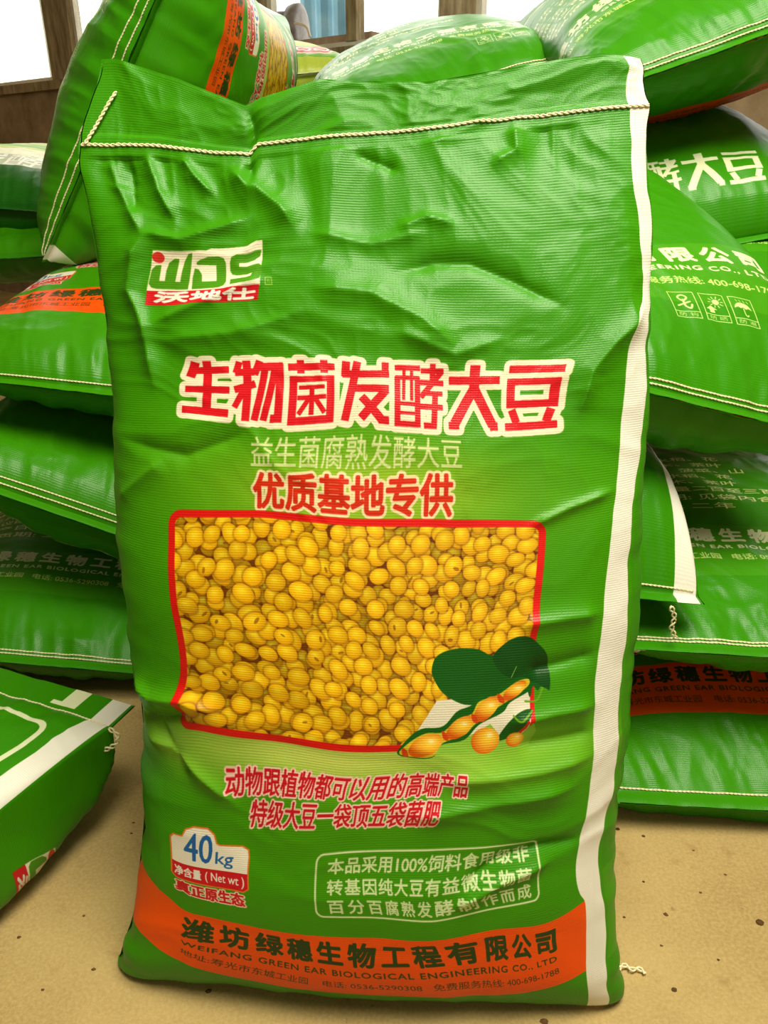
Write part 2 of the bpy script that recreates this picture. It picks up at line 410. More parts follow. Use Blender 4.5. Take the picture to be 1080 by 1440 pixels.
    # information box
    IC = (208, 226, 170)
    strokep(rrect(227, 243, 517, 324, 9), 2.6, IC, True)
    text('本品采用100%饲料食用级非', 242, 299, 506, 318, IC, bold=.6)
    text('转基因纯大豆有益微生物菌', 242, 273, 506, 292, IC, bold=.6, spacing=1.1)
    text('百分百腐熟发酵制作而成', 242, 248, 506, 267, IC, bold=.6, spacing=1.25)
    # orange address band
    rect(0, 120, 563, 215, ORANGE)
    text(COMPANY, 54, 177, 530, 207, INK, bold=1.3, spacing=1.32)
    text(COMPANY_EN, 54, 159, 528, 169, INK, bold=.25, spacing=1.15)
    text('地址:寿光市东城工业园    电话: 0536-5290308   免费服务热线: 400-698-1788', 54, 138, 528, 151, (60, 52, 18), bold=.1)
    stripe(563, 594)

def back_print():
    o = 600; rect(o, 0, o + 600, CH, (54, 138, 4))
    rect(o, 118, o + 600, 240, (66, 148, 10))
    wc = (226, 232, 190)
    text(COMPANY, o + 24, 200, o + 548, 231, wc, bold=1.6, spacing=1.4)
    text(COMPANY_EN, o + 24, 180, o + 546, 190, wc, bold=.4, spacing=1.18)
    text('地址:寿光市东城工业园   电话: 0536-5290308   免费服务热线: 400-698-1788', o + 24, 152, o + 546, 166, (200, 222, 130), bold=.25)
    icons(o + 398, 94, (206, 222, 150))
    lines = ['保质期: 二年', '生产日期: 见袋内合格证', '建议亩用量二百至三百', '花卉、苗木、茶叶', '棉花、、水稻、花', '菜、西芹、菠菜、山', '花卉、苗木、茶叶', '棉花、、水稻、花']
    for k, s in enumerate(lines):
        y = 284 + 26 * k; text(s, o + 60, y, o + 60 + 27 * len(s), y + 17, (222, 228, 160), bold=.35)
    strokep(rrect(o + 36, 640, o + 540, 1046, 22), 8, wc, True)
    stripe(o + 563, o + 594)
    fillp([(o + 486, 1096), (o + 486, 1104), (o + 500, 1104), (o + 500, 1152), (o + 528, 1152), (o + 528, 1096)], wc)
    stripe(o + 563, o + 594)

def other_print():
    o = 1200; rect(o, 0, o + 600, CH, (196, 214, 80)); rect(o, 640, o + 600, CH, (54, 138, 4)); title(o + 132, 742, o + 468, 812, (226, 232, 190))
    rect(o, 0, o + 600, 112, (24, 92, 14)); rect(o, 112, o + 600, 186, (186, 196, 166))
    title(o + 12, 116, o + 588, 184, (250, 250, 240))
    rect(o, 186, o + 600, 250, (246, 244, 214))
    fillp([(o, 300), (o + 600, 270), (o + 600, 380), (o, 420)], (120, 186, 40))
    fillp([(o + 370, 292), (o + 520, 292), (o + 550, 370), (o + 400, 370)], (236, 214, 190)); fillp([(o + 380, 299), (o + 514, 299), (o + 540, 363), (o + 408, 363)], (196, 40, 44))
    strokep(rrect(o + 424, 314, o + 462, 348, 12), 7, (240, 230, 220), True); strokep(rrect(o + 476, 314, o + 514, 348, 12), 7, (240, 230, 220), True)

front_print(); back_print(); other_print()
img = bpy.data.images.new('sack_print', IW, IH, alpha=False)
_px = np.ones((IH, IW, 4), np.float32); _px[..., :3] = np.clip(CAN, 0, 1)
img.pixels.foreach_set(_px.ravel()); img.update(); img.pack(); del _px

def sack_material(name, grain=1.):
    m = bpy.data.materials.new(name); m.use_nodes = True; nt = m.node_tree; N = nt.nodes; b = N['Principled BSDF']
    uv = N.new('ShaderNodeUVMap'); uv.uv_map = 'print'
    tx = N.new('ShaderNodeTexImage'); tx.image = img; tx.interpolation = 'Cubic'; tx.extension = 'EXTEND'
    nt.links.new(uv.outputs[0], tx.inputs[0])
    mp = N.new('ShaderNodeMapping'); mp.inputs['Scale'].default_value = (CW, CH, 1); nt.links.new(uv.outputs[0], mp.inputs[0])
    sep = N.new('ShaderNodeSeparateXYZ'); nt.links.new(mp.outputs[0], sep.inputs[0])
    def tape(sock, period):      # woven tape: rounded profile across each strand
        a = N.new('ShaderNodeMath'); a.operation = 'MULTIPLY'; a.inputs[1].default_value = 2 * math.pi / period; nt.links.new(sock, a.inputs[0])
        s = N.new('ShaderNodeMath'); s.operation = 'SINE'; nt.links.new(a.outputs[0], s.inputs[0]); return s.outputs[0]
    sx, sy = tape(sep.outputs[0], 3.1), tape(sep.outputs[1], 2.6)
    mul = N.new('ShaderNodeMath'); mul.operation = 'MULTIPLY'; nt.links.new(sx, mul.inputs[0]); nt.links.new(sy, mul.inputs[1])
    nz = N.new('ShaderNodeTexNoise'); nz.inputs['Scale'].default_value = .035; nz.inputs['Detail'].default_value = 3; nt.links.new(mp.outputs[0], nz.inputs['Vector'])
    n2 = N.new('ShaderNodeTexNoise'); n2.inputs['Scale'].default_value = .35; n2.inputs['Detail'].default_value = 2; nt.links.new(mp.outputs[0], n2.inputs['Vector'])
    ad = N.new('ShaderNodeMath'); ad.operation = 'MULTIPLY_ADD'; ad.inputs[1].default_value = .9; nt.links.new(sy, ad.inputs[0]); m2 = N.new('ShaderNodeMath'); m2.operation = 'MULTIPLY'; m2.inputs[1].default_value = .4; nt.links.new(mul.outputs[0], m2.inputs[0]); nt.links.new(m2.outputs[0], ad.inputs[2])
    am = N.new('ShaderNodeMath'); am.operation = 'MULTIPLY'; nt.links.new(ad.outputs[0], am.inputs[0]); nt.links.new(nz.outputs['Fac'], am.inputs[1])
    a3 = N.new('ShaderNodeMath'); a3.operation = 'MULTIPLY_ADD'; a3.inputs[1].default_value = 1.6; nt.links.new(n2.outputs['Fac'], a3.inputs[0]); nt.links.new(am.outputs[0], a3.inputs[2])
    bp = N.new('ShaderNodeBump'); bp.inputs['Strength'].default_value = .22 * grain; bp.inputs['Distance'].default_value = .0007
    nt.links.new(a3.outputs[0], bp.inputs['Height']); nt.links.new(bp.outputs[0], b.inputs['Normal'])
    nt.links.new(tx.outputs[0], b.inputs['Base Color'])
    tr = N.new('ShaderNodeBsdfTranslucent'); nt.links.new(tx.outputs[0], tr.inputs[0])
    mx = N.new('ShaderNodeMixShader'); mx.inputs[0].default_value = .14; nt.links.new(b.outputs[0], mx.inputs[1]); nt.links.new(tr.outputs[0], mx.inputs[2])
    nt.links.new(mx.outputs[0], N['Material Output'].inputs[0])
    b.inputs['Roughness'].default_value = .35; b.inputs['Specular IOR Level'].default_value = .27
    return m

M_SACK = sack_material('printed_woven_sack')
M_THREAD = noisy(mat('stitch_thread', srgb(232, 224, 178), .8, .2), srgb(214, 204, 150), srgb(244, 238, 205), 300)

# ------------------------------------------------------------------ numpy noise and surface helpers
def vnoise(P, seed=0):
    P = np.asarray(P, float); I = np.floor(P).astype(np.int64); Fr = P - I; Fr = Fr * Fr * Fr * (Fr * (Fr * 6 - 15) + 10)
    def hsh(a, b, c):
        n = (a * 374761393 + b * 668265263 + c * 2147483647 + seed * 144269) & 0xffffffff
        n = ((n ^ (n >> 13)) * 1274126177) & 0xffffffff
        return ((n ^ (n >> 16)) & 0xffff) / 32767.5 - 1
    out = 0
    for dx in (0, 1):
        for dy in (0, 1):
            for dz in (0, 1):
                wx = Fr[..., 0] if dx else 1 - Fr[..., 0]; wy = Fr[..., 1] if dy else 1 - Fr[..., 1]; wz = Fr[..., 2] if dz else 1 - Fr[..., 2]
                out = out + hsh(I[..., 0] + dx, I[..., 1] + dy, I[..., 2] + dz) * wx * wy * wz
    return out

def fbm(P, seed, oct=3, gain=.5):
    o = 0; a = 1
    for k in range(oct): o = o + a * vnoise(P * 2 ** k, seed + 17 * k); a *= gain
    return o

def ridged(P, seed, oct=3, gain=.55):          # sharp crumple creases
    o = 0; a = 1
    for k in range(oct): o = o + a * (1 - 2 * np.abs(vnoise(P * 2 ** k, seed + 31 * k))) ; a *= gain
    return o

def gnormals(P):                                # normals of a grid wrapped in its columns (last column repeats the first)
    Q = P[:, :-1]
    du = np.roll(Q, -1, 1) - np.roll(Q, 1, 1)
    dv = np.empty_like(Q); dv[1:-1] = Q[2:] - Q[:-2]; dv[0] = Q[1] - Q[0]; dv[-1] = Q[-1] - Q[-2]
    n = np.cross(du, dv); n /= np.linalg.norm(n, axis=-1, keepdims=True) + 1e-12
    return np.concatenate([n, n[:, :1]], 1)

def grid_parts(P, UV, names, regions, parent, m):
    """one object per region label; regions is (R-1, C-1) ints, names maps label -> object name (label 0 first)"""
    R, C = P.shape[:2]; Nn = gnormals(P).reshape(-1, 3)
    idx = np.arange(R * C).reshape(R, C)
    Q = np.stack([idx[:-1, :-1], idx[:-1, 1:], idx[1:, 1:], idx[1:, :-1]], -1)
    out = {}
    for k, nm in names.items():
        q = Q[regions == k]
        if not len(q): continue
        used, inv = np.unique(q, return_inverse=True); inv = inv.reshape(-1, 4)
        me = bpy.data.meshes.new(nm)
        me.vertices.add(len(used)); me.vertices.foreach_set('co', P.reshape(-1, 3)[used].astype(np.float32).ravel())
        me.loops.add(inv.size); me.loops.foreach_set('vertex_index', inv.astype(np.int32).ravel())
        me.polygons.add(len(inv)); me.polygons.foreach_set('loop_start', np.arange(0, inv.size, 4, dtype=np.int32))
        me.polygons.foreach_set('loop_total', np.full(len(inv), 4, np.int32))
        me.update(calc_edges=True)
        uvl = me.uv_layers.new(name='print'); uvl.data.foreach_set('uv', UV[regions == k].reshape(-1, 2).astype(np.float32).ravel())
        me.polygons.foreach_set('use_smooth', np.ones(len(inv), bool))
        me.normals_split_custom_set_from_vertices(Nn[used].astype(np.float32))
        me.materials.append(m)
        out[nm] = link(nm, me, parent)
    return out

def section(q, a, b, ne, nz, nz_low=None, top=1.):
    """arc-length spaced cross-section: q in [-1,3) -> (ex*a, ez*b)"""
    ph = np.linspace(-math.pi / 2, math.pi / 2, 241)
    s, c = np.sin(ph), np.cos(ph)
    x = a * np.sign(s) * np.abs(s) ** ne
    def half(z, qq):
        L = np.r_[0, np.cumsum(np.hypot(np.diff(x), np.diff(z)))]; L = L / L[-1] * 2 - 1
        return np.interp(qq, L, x), np.interp(qq, L, z)
    fr = q <= 1; ac = np.clip(np.abs(c), 0, 1)
    xu, zu = half(b * top * ac ** nz, np.where(fr, q, 2 - q)); xl, zl = half(b * ac ** (nz_low or nz), np.where(fr, q, 2 - q))
    return np.where(fr, xu, xl), np.where(fr, zu, -zl)

def herm(x, y, xx):
    x = np.asarray(x, float); y = np.asarray(y, float); xx = np.asarray(xx, float)
    m = np.gradient(y, x); i = np.clip(np.searchsorted(x, xx) - 1, 0, len(x) - 2); hh = x[i + 1] - x[i]; s = np.clip((xx - x[i]) / hh, 0, 1)
    return (2 * s ** 3 - 3 * s ** 2 + 1) * y[i] + (s ** 3 - 2 * s ** 2 + s) * hh * m[i] + (-2 * s ** 3 + 3 * s ** 2) * y[i + 1] + (s ** 3 - s ** 2) * hh * m[i + 1]

def qcols(nf, nb):
    qf = np.linspace(-1, 1, nf + 1)[:-1]; qb = np.linspace(1, 3, nb + 1)
    return np.r_[qf, qb]
# ------------------------------------------------------------------ the upright sack: measured centre line, edges and thickness (metres)
MC = np.array([(.003, .61), (.012, .575), (.05, .553), (.12, .556), (.2, .578), (.3, .613), (.4, .652), (.5, .698), (.6, .75), (.7, .803), (.8, .858), (.9, .912), (.97, .945)])
MT = np.r_[0, np.cumsum(np.hypot(*np.diff(MC, axis=0).T))]
ME = np.array([(-.1, -.31, .268), (0, -.315, .272), (.03, -.316, .274), (.06, -.309, .270), (.10, -.2954, .2635), (.15, -.2893, .2618), (.20, -.2834, .2586), (.25, -.2821, .2646), (.30, -.2813, .2693), (.35, -.2840, .2732),
               (.40, -.2899, .2780), (.45, -.2949, .2800), (.50, -.3002, .2817), (.55, -.3041, .2822), (.60, -.3048, .2830), (.65, -.3059, .2847), (.70, -.3064, .2864), (.75, -.3085, .2863),
               (.80, -.3110, .2854), (.85, -.3167, .2852), (.90, -.3224, .2843), (.95, -.3278, .2800), (1.00, -.3344, .2791), (1.05, -.318, .2755), (1.1, -.306, .268)])
MB = np.array([(0, .06), (.05, .085), (.15, .1), (.3, .102), (.5, .09), (.65, .07), (.8, .045), (.9, .024), (.97, .007), (1.0, .003), (1.075, .0025), (1.09, .0003)])
STITCH = np.array([(-.334, .003), (-.29, .004), (-.245, .003), (-.218, -.001), (-.176, -.005), (-.146, -.0055), (-.136, .004), (-.092, .008), (-.03, .012), (.046, .0175), (.107, .0245), (.115, .0255), (.184, .0335), (.238, .038), (.285, .041)])
TOPED = np.array([(-.33, .010), (-.297, .0105), (-.29, .009), (-.222, -.0105), (-.149, -.037), (-.134, -.030), (-.065, -.0125), (.046, -.0147), (.15, .0014), (.23, .012), (.26, .0085), (.29, .002)])
LAY = 85.                                     # print height of the floor line, mm

def main_base(q, t):
    """q, t one-dimensional; returns (len(t), len(q), 3)"""
    z0 = np.where(t >= 0, herm(MT, MC[:, 0], np.maximum(t, 0)), .003)
    y0 = np.where(t >= 0, herm(MT, MC[:, 1], np.maximum(t, 0)), MC[0, 1] + .06 * (1 - np.sqrt(np.clip(1 + t / .085, 0, 1))))
    b = np.where(t >= 0, np.interp(t, *MB.T), .06 * np.sqrt(np.clip(1 + t / .085, 0, 1)) + .0015)
    xl, xr = herm(ME[:, 0], ME[:, 1], t), herm(ME[:, 0], ME[:, 2], t)
    P = np.zeros((len(t), len(q), 3))
    for i in range(len(t)):
        a = (xr[i] - xl[i]) / 2
        ex, ez = section(q, a, b[i], .96, .92)
        x = ex + (xr[i] + xl[i]) / 2; y = y0[i] + b[i] - ez - .06 * x
        y = y - .054 * np.abs(ex / a) ** 3 * math.exp(-(max(t[i], 0) / .12) ** 2) * (1 if t[i] >= 0 else 1)
        z = np.full_like(x, z0[i])
        if t[i] > .8:
            s = np.clip((t[i] - .8) / .2, 0, 1); s = s * s * (3 - 2 * s)
            dz = np.interp(x, *STITCH.T) * s
            if t[i] > 1.0:
                k = np.clip((t[i] - 1.0) / (MT[-1] - 1.0), 0, 1)
                dz = np.interp(x, *STITCH.T) * (1 - k) + np.interp(x, *TOPED.T) * k
            z = z + dz; y = y + dz * .55
        z = np.where(ez < 0, np.where(t[i] >= 0, z + .0, z), z)
        P[i, :, 0], P[i, :, 1], P[i, :, 2] = x, y, np.maximum(z, .0015)
    return P
# ------------------------------------------------------------------ points of the room from where they are seen
def ray(px, py):
    x, v = (px - 540) / FPX, (720 - py) / FPX
    c, s = math.cos(PITCH), math.sin(PITCH)
    return np.array([x, c + v * s, -s + v * c])
def at(px, py, Y):
    r = ray(px, py); return np.array([0, 0, CAM_H]) + r * (Y / r[1])
def on_floor(px, py, z=0.):
    r = ray(px, py); return np.array([0, 0, CAM_H]) + r * ((z - CAM_H) / r[2])

# measured creases of the upright sack: height (mm), width (mm), points (across, along) in metres
CREASES = [(6, 12, [(-0.136, 0.983), (-0.111, 0.95), (-0.087, 0.927), (-0.074, 0.906)]), (4, 7, [(-0.268, 0.991), (-0.262, 0.955), (-0.238, 0.901)]), (5, 8, [(-0.226, 0.994), (-0.216, 0.949), (-0.201, 0.92)]), (4, 7, [(-0.188, 0.994), (-0.174, 0.97), (-0.157, 0.952)]), (-4, 7, [(-0.246, 0.983), (-0.246, 0.924)]), (4, 7, [(-0.238, 0.901), (-0.195, 0.896), (-0.16, 0.91), (-0.122, 0.925)]), (-4, 8, [(0.03, 0.861), (0.068, 0.869), (0.104, 0.867), (0.146, 0.85), (0.195, 0.825)]), (3, 6, [(0.091, 0.901), (0.063, 0.91), (0.033, 0.901)]), (5, 14, [(-0.058, 0.843), (0.0, 0.837), (0.05, 0.812), (0.084, 0.783)]), (4, 8, [(-0.231, 0.802), (-0.2, 0.816), (-0.163, 0.833), (-0.129, 0.85), (-0.106, 0.853)]), (5, 9, [(-0.234, 0.901), (-0.247, 0.878), (-0.255, 0.837), (-0.24, 0.798), (-0.231, 0.735)]), (5, 12, [(0.285, 0.827), (0.262, 0.799), (0.241, 0.781), (0.219, 0.755), (0.206, 0.713)]), (3, 5, [(0.238, 0.626), (0.192, 0.612), (0.152, 0.595)]), (6, 8, [(-0.27, 0.392), (-0.241, 0.381), (-0.202, 0.39), (-0.166, 0.387)]), (-5, 6, [(-0.285, 0.341), (-0.229, 0.362), (-0.198, 0.376)]), (4, 8, [(-0.264, 0.328), (-0.222, 0.332), (-0.188, 0.311), (-0.147, 0.29)]), (-4, 8, [(-0.246, 0.355), (-0.213, 0.327), (-0.202, 0.299)]), (4, 9, [(0.138, 0.493), (0.188, 0.497), (0.219, 0.497)]), (4, 9, [(0.126, 0.391), (0.172, 0.398), (0.216, 0.399)]), (4, 10, [(0.062, 0.332), (0.161, 0.338), (0.216, 0.345)]), (4, 10, [(0.034, 0.294), (0.111, 0.308), (0.194, 0.315)]), (-4, 10, [(0.144, 0.444), (0.216, 0.454)]), (-4, 10, [(0.138, 0.367), (0.215, 0.369)]), (-4, 8, [(0.09, 0.22), (0.123, 0.246), (0.166, 0.255), (0.213, 0.251)]), (4, 7, [(0.084, 0.197), (0.126, 0.222), (0.177, 0.236)]), (-4, 5, [(-0.129, 1.074), (-0.114, 1.025), (-0.114, 0.964)]), (3, 7, [(0.138, 1.005), (0.1, 0.991), (0.078, 0.987)]), (-3, 6, [(-0.003, 0.981), (0.039, 0.96)]), (3, 7, [(0.161, 0.998), (0.162, 0.966), (0.135, 0.955)]), (3, 8, [(-0.055, 0.899), (0.003, 0.887), (0.062, 0.896)]), (3, 9, [(0.128, 0.79), (0.083, 0.774), (0.027, 0.797)]), (-3, 9, [(-0.261, 0.667), (-0.192, 0.66), (-0.133, 0.687)]), (3, 9, [(-0.273, 0.598), (-0.216, 0.65)]), (3, 10, [(-0.219, 0.784), (-0.142, 0.794), (-0.067, 0.819)])]
# where the print sits on the stretched sack: (across mm, along mm, shift across, shift along)
PRINT = [(73.5, 972.5, -11.5, 4.5), (192.0, 979.5, -10.0, -0.5), (187.5, 916.5, -7.5, -2.5), (61.5, 908.2, -6.5, 3.8), (102.0, 846.6, -22.0, -0.6), (102.0, 785.1, -22.0, -9.1), (493.5, 846.6, 18.5, -0.6), (486.0, 782.3, 26.0, -6.3), (288.0, 850.8, -10.0, -4.8), (286.5, 787.9, -8.5, -11.9), (199.5, 852.2, -21.5, -6.2), (390.0, 848.0, 8.0, -2.0), (177.0, 752.9, -21.0, -1.9), (385.5, 755.7, 9.5, -4.7), (282.0, 755.7, -7.0, -4.7), (181.5, 712.3, -23.5, -1.3), (376.5, 715.1, 7.5, -4.1), (91.5, 683.0, -33.5, 5.0), (187.5, 691.4, -22.5, -3.4), (282.0, 687.2, -6.0, 0.8), (379.5, 687.2, 10.5, 0.8), (468.0, 684.4, 29.0, 3.6), (96.0, 579.5, -38.0, 5.5), (99.0, 506.8, -41.0, -1.8), (93.0, 484.4, -35.0, -4.4), (93.0, 453.6, -32.0, -1.6), (105.0, 446.6, -33.0, -6.6), (207.0, 449.4, -39.0, -11.4), (256.5, 446.6, -34.5, -8.6), (318.0, 449.4, -21.0, -11.4), (460.5, 613.0, 36.5, -13.0), (453.0, 554.3, 44.0, -9.3), (450.0, 453.6, 47.0, -14.6), (144.0, 394.9, -44.0, 3.1), (270.0, 406.1, -15.0, -8.1), (387.0, 413.0, 22.0, -15.0), (171.0, 368.3, -40.0, -3.3), (267.0, 379.5, -12.0, -14.5), (360.0, 386.5, 14.0, -21.5), (76.5, 320.7, -37.5, 14.3), (81.0, 274.6, -42.0, -1.6), (172.5, 281.6, -32.5, -9.6), (171.0, 323.5, -31.0, -1.5), (84.0, 266.2, -40.0, -11.2), (166.5, 271.8, -32.5, -16.8), (241.5, 333.3, -14.5, -9.3), (465.0, 345.9, 52.0, -21.9), (349.5, 344.5, 20.5, -20.5), (244.5, 266.2, -17.5, -23.2), (363.0, 267.6, 22.0, -24.6), (472.5, 281.6, 44.5, -38.6), (37.5, 252.2, -31.5, -40.2), (78.0, 245.2, -44.0, -30.2), (120.0, 239.6, -48.0, -24.6), (195.0, 242.4, -43.0, -27.4), (306.0, 246.6, -16.0, -31.6), (421.5, 253.6, 8.5, -38.6), (525.0, 264.8, 35.0, -49.8), (49.5, 189.3, -37.5, -69.3), (94.5, 178.1, -38.5, -58.1), (228.0, 159.9, -38.0, -39.9), (319.5, 115.1, -24.5, 4.9), (435.0, 113.7, -5.0, 6.3), (531.0, 187.9, 31.0, -67.9), (96.0, 217.2, -42.0, -25.2), (489.0, 228.4, 39.0, -36.4), (298.5, 221.4, -15.5, -29.4)]
EDGE_PRINT = [(583.5, 1154.3, -20.5), (583.5, 1049.4, -20.5), (580.5, 989.3, -17.5), (582.0, 952.9, -19.0), (583.5, 908.2, -20.5), (553.5, 810.3, 9.5), (549.0, 764.1, 14.0), (543.0, 702.6, 20.0), (534.0, 642.4, 29.0), (523.5, 566.9, 39.5), (517.5, 508.2, 45.5), (519.0, 445.2, 44.0), (517.5, 397.7, 45.5), (513.0, 320.7, 50.0), (520.5, 271.8, 42.5), (531.0, 207.4, 32.0), (598.5, 1049.4, -4.5), (594.0, 1006.1, 0.0), (595.5, 965.5, -1.5), (585.0, 822.8, 9.0), (576.0, 744.5, 18.0), (567.0, 698.4, 27.0), (558.0, 621.4, 36.0), (556.5, 543.1, 37.5), (555.0, 504.0, 39.0), (553.5, 432.6, 40.5), (553.5, 375.3, 40.5), (543.0, 316.5, 51.0), (550.5, 259.2, 43.5), (559.5, 211.6, 34.5), (590.5, 960, 3), (584.5, 905, 9.5), (587, 880, 7)]

def tps(C, vals, lam=.4):
    C = np.asarray(C, float) / 100; n = len(C)
    r2 = ((C[:, None] - C[None]) ** 2).sum(-1); K = np.where(r2 > 0, r2 * np.log(r2 + 1e-12), 0) + np.eye(n) * lam * .05
    Pm = np.c_[np.ones(n), C]; A = np.zeros((n + 3, n + 3)); A[:n, :n] = K; A[:n, n:] = Pm; A[n:, :n] = Pm.T
    wv = np.linalg.solve(A, np.r_[np.asarray(vals, float), 0, 0, 0])
    def f(X):
        X = np.asarray(X, float) / 100; out = np.empty(len(X))
        for i in range(0, len(X), 8000):
            x = X[i:i + 8000]; r2 = ((x[:, None] - C[None]) ** 2).sum(-1)
            out[i:i + 8000] = np.where(r2 > 0, r2 * np.log(r2 + 1e-12), 0) @ wv[:n] + wv[n] + x @ wv[n + 1:]
        return out
    return f

def seg_dist(X, T, pts):
    best = np.full(X.shape, 9.); along = np.zeros(X.shape); tot = 0
    for (xa, ta), (xb, tb) in zip(pts, pts[1:]):
        L = math.hypot(xb - xa, tb - ta) or 1e-6
        s = np.clip(((X - xa) * (xb - xa) + (T - ta) * (tb - ta)) / L ** 2, 0, 1)
        d = np.hypot(X - xa - s * (xb - xa), T - ta - s * (tb - ta))
        k = d < best; best = np.where(k, d, best); along = np.where(k, tot + s * L, along); tot += L
    return best, along / tot

def strand_pair(path, normals, r, amp, period, n=6):
    """two threads twisted round each other along a path on the cloth"""
    path = np.asarray(path, float); s = np.r_[0, np.cumsum(np.linalg.norm(np.diff(path, axis=0), axis=1))]
    ss = np.arange(0, s[-1], period / 7.); C = np.stack([np.interp(ss, s, path[:, k]) for k in range(3)], 1)
    Nn = np.stack([np.interp(ss, s, np.asarray(normals)[:, k]) for k in range(3)], 1)
    T = np.gradient(C, axis=0); T /= np.linalg.norm(T, axis=1, keepdims=True) + 1e-9
    Bv = np.cross(T, Nn); Bv /= np.linalg.norm(Bv, axis=1, keepdims=True) + 1e-9
    out = []
    for ph in (0, math.pi):
        g = ss / period * 2 * math.pi + ph
        Q = C + Bv * (amp * np.sin(g))[:, None] + Nn * (r * .9 + r * .5 * np.cos(g))[:, None]
        out.append(tube_vf(Q, r, n))
    return merge(*out)

# ------------------------------------------------------------------ the upright sack
def build_main():
    root = tag(empty('fertilizer_sack', (0, .62, 0)), 'upright green and white-striped sack in front with a printed picture of yellow soybeans', 'sack')
    q = qcols(300, 56)
    t = np.r_[np.linspace(-.085, -.005, 14), np.linspace(0, MT[-1], 440)]
    P = main_base(q, t); N0 = gnormals(P)
    fr = (q >= -1) & (q <= 1)
    X = np.broadcast_to(.3 * q, P.shape[:2]); T = np.broadcast_to(t[:, None], P.shape[:2])
    h = np.zeros(P.shape[:2])
    rng = np.random.RandomState(3)
    for a, wd, pts in CREASES:
        d, s = seg_dist(X, T, pts); w2 = wd / 1000.
        h += 1.9 * a * np.exp(-(d / w2) ** 1.25) * np.clip(np.minimum(s, 1 - s) * 5 + .25, 0, 1)
    up = np.clip((T - .45) / .35, 0, 1); low = 1 - up
    D = np.stack([X, T, np.zeros_like(X)], -1)
    wob = np.stack([fbm(D * 6, 91, 2), fbm(D * 6 + 7, 92, 2), np.zeros_like(X)], -1) * .06
    h += up * (3.8 * ridged((D + wob) * (6, 7, 1), 5, 4, .5) + 4.5 * fbm(D * (5, 6, 1), 8, 2))
    h += low * (1.2 * ridged((D + wob) * (4, 14, 1), 15, 2) + 2.2 * fbm(D * (4, 10, 1), 18, 2))
    # gathers that run down from the stitch and folds near the floor
    h += 2.6 * np.exp(-np.abs(T - .97) / .05) * ridged(np.stack([X * 26, T * 4, X * 0], -1), 40, 2) * (T < 1.002)
    h += 1.6 * np.exp(-np.abs(T - .02) / .06) * fbm(np.stack([X * 14, T * 10, X * 0], -1), 44, 3)
    edge = np.clip((1 - np.abs(X / .3)) * 9, .12, 1)
    h = np.where(fr[None], h * edge, .35 * h) * np.clip((T + .02) / .05, .0, 1) * np.clip((1.2 - T) / .1, 0, 1)
    h = np.where(np.abs(T - 1.) < .012, h * .45, h)
    mi = np.clip(np.round((3 - q) * 150).astype(int), 0, 300)        # both layers of the sewn top move together
    kf = np.clip((T - .90) / .08, 0, 1)
    h = np.where(fr[None], h, (1 - kf) * h - kf * h[:, mi])
    P = P + N0 * (h / 1000.)[..., None]
    # rippled edge of the white side strip
    rip = 1.8 * vnoise(np.stack([T * 26, X * 0 + 3, X * 0], -1), 55) + 1.2 * vnoise(np.stack([T * 55, X * 0 + 5, X * 0], -1), 56)
    P[..., 0] += np.where(np.abs(np.abs(q) - 1)[None] < .2, rip * (1 + 1.2 * np.clip((.5 - T) / .2, 0, 1)), 0) / 1000. * np.clip((.25 - np.abs(np.abs(q) - 1)[None]) * 5, 0, 1)
    P[..., 2] = np.maximum(P[..., 2], .0012)
    # print coordinates
    ctl = [c for c in PRINT if c[:2] not in ((319.5, 115.1), (435.0, 113.7))] + [(319, 158, -24, -38), (435, 162, -5, -42), (30, 1085, 0, 0), (300, 1085, 0, 0), (570, 1085, -18, 0), (30, 1165, 0, 0), (300, 1165, 0, 0), (570, 1165, -18, 0), (300, 20, -20, -20), (60, 60, -38, -40), (540, 60, 30, -40), (590, 600, 30, -6), (590, 400, 38, -14)]
    fv = tps([c[:2] for c in ctl], [c[3] for c in ctl])
    cu = [(c[0], c[1], c[2]) for c in ctl if c[0] < 575 or c[1] > 1000] + list(EDGE_PRINT) + [(600, 1000, 0), (600, 900, 6), (600, 800, 22), (600, 700, 42), (600, 600, 50), (600, 500, 54), (600, 400, 55), (600, 300, 58), (600, 200, 48), (600, 100, 45)]
    fu = tps([c[:2] for c in cu], [c[2] for c in cu])
    qe = np.where(q <= 1, q, 2 - q)
    XY = np.stack([np.broadcast_to(300 + 300 * qe, X.shape), 1000 * T + LAY], -1).reshape(-1, 2)
    du = fu(XY).reshape(X.shape); dv = fv(XY).reshape(X.shape)
    fade = np.where(q <= 1, 1., np.exp(-np.minimum(q - 1, 3 - q) / .25) )[None]
    U = 300 + 300 * q[None] + du * np.where(q <= 1, 1, np.where(q < 2, fade[0], 0))[None]
    V = 1000 * T + LAY + dv * fade
    U = np.where(q[None] > 1, np.minimum(U, np.maximum(U[:, [int(np.argmin(np.abs(q - 1)))]], 608)), U)
    U = np.clip(U, 1, 620); V = np.clip(V, 1, CH - 1)
    UV = np.stack([U / CW, V / CH], -1)
    UVc = np.stack([UV[:-1, :-1], UV[:-1, 1:], UV[1:, 1:], UV[1:, :-1]], 2)
    um, vm = UVc[..., 0].mean(2) * CW, UVc[..., 1].mean(2) * CH
    frf = np.broadcast_to((q[:-1] < 1)[None], um.shape); reg = np.zeros(um.shape, int)
    tm = np.broadcast_to(((t[:-1] + t[1:]) / 2)[:, None], um.shape)
    reg[frf & (um > 58) & (um < 497) & (vm > 439) & (vm < 688)] = 3
    reg[frf & (vm > 120) & (vm < 215) & (um < 563)] = 4
    reg[frf & (um > 53) & (um < 184) & (vm > 910) & (vm < 981)] = 5
    reg[frf & (um > 36) & (um < 143) & (vm > 266) & (vm < 352)] = 6
    reg[tm > 1.0] = 1
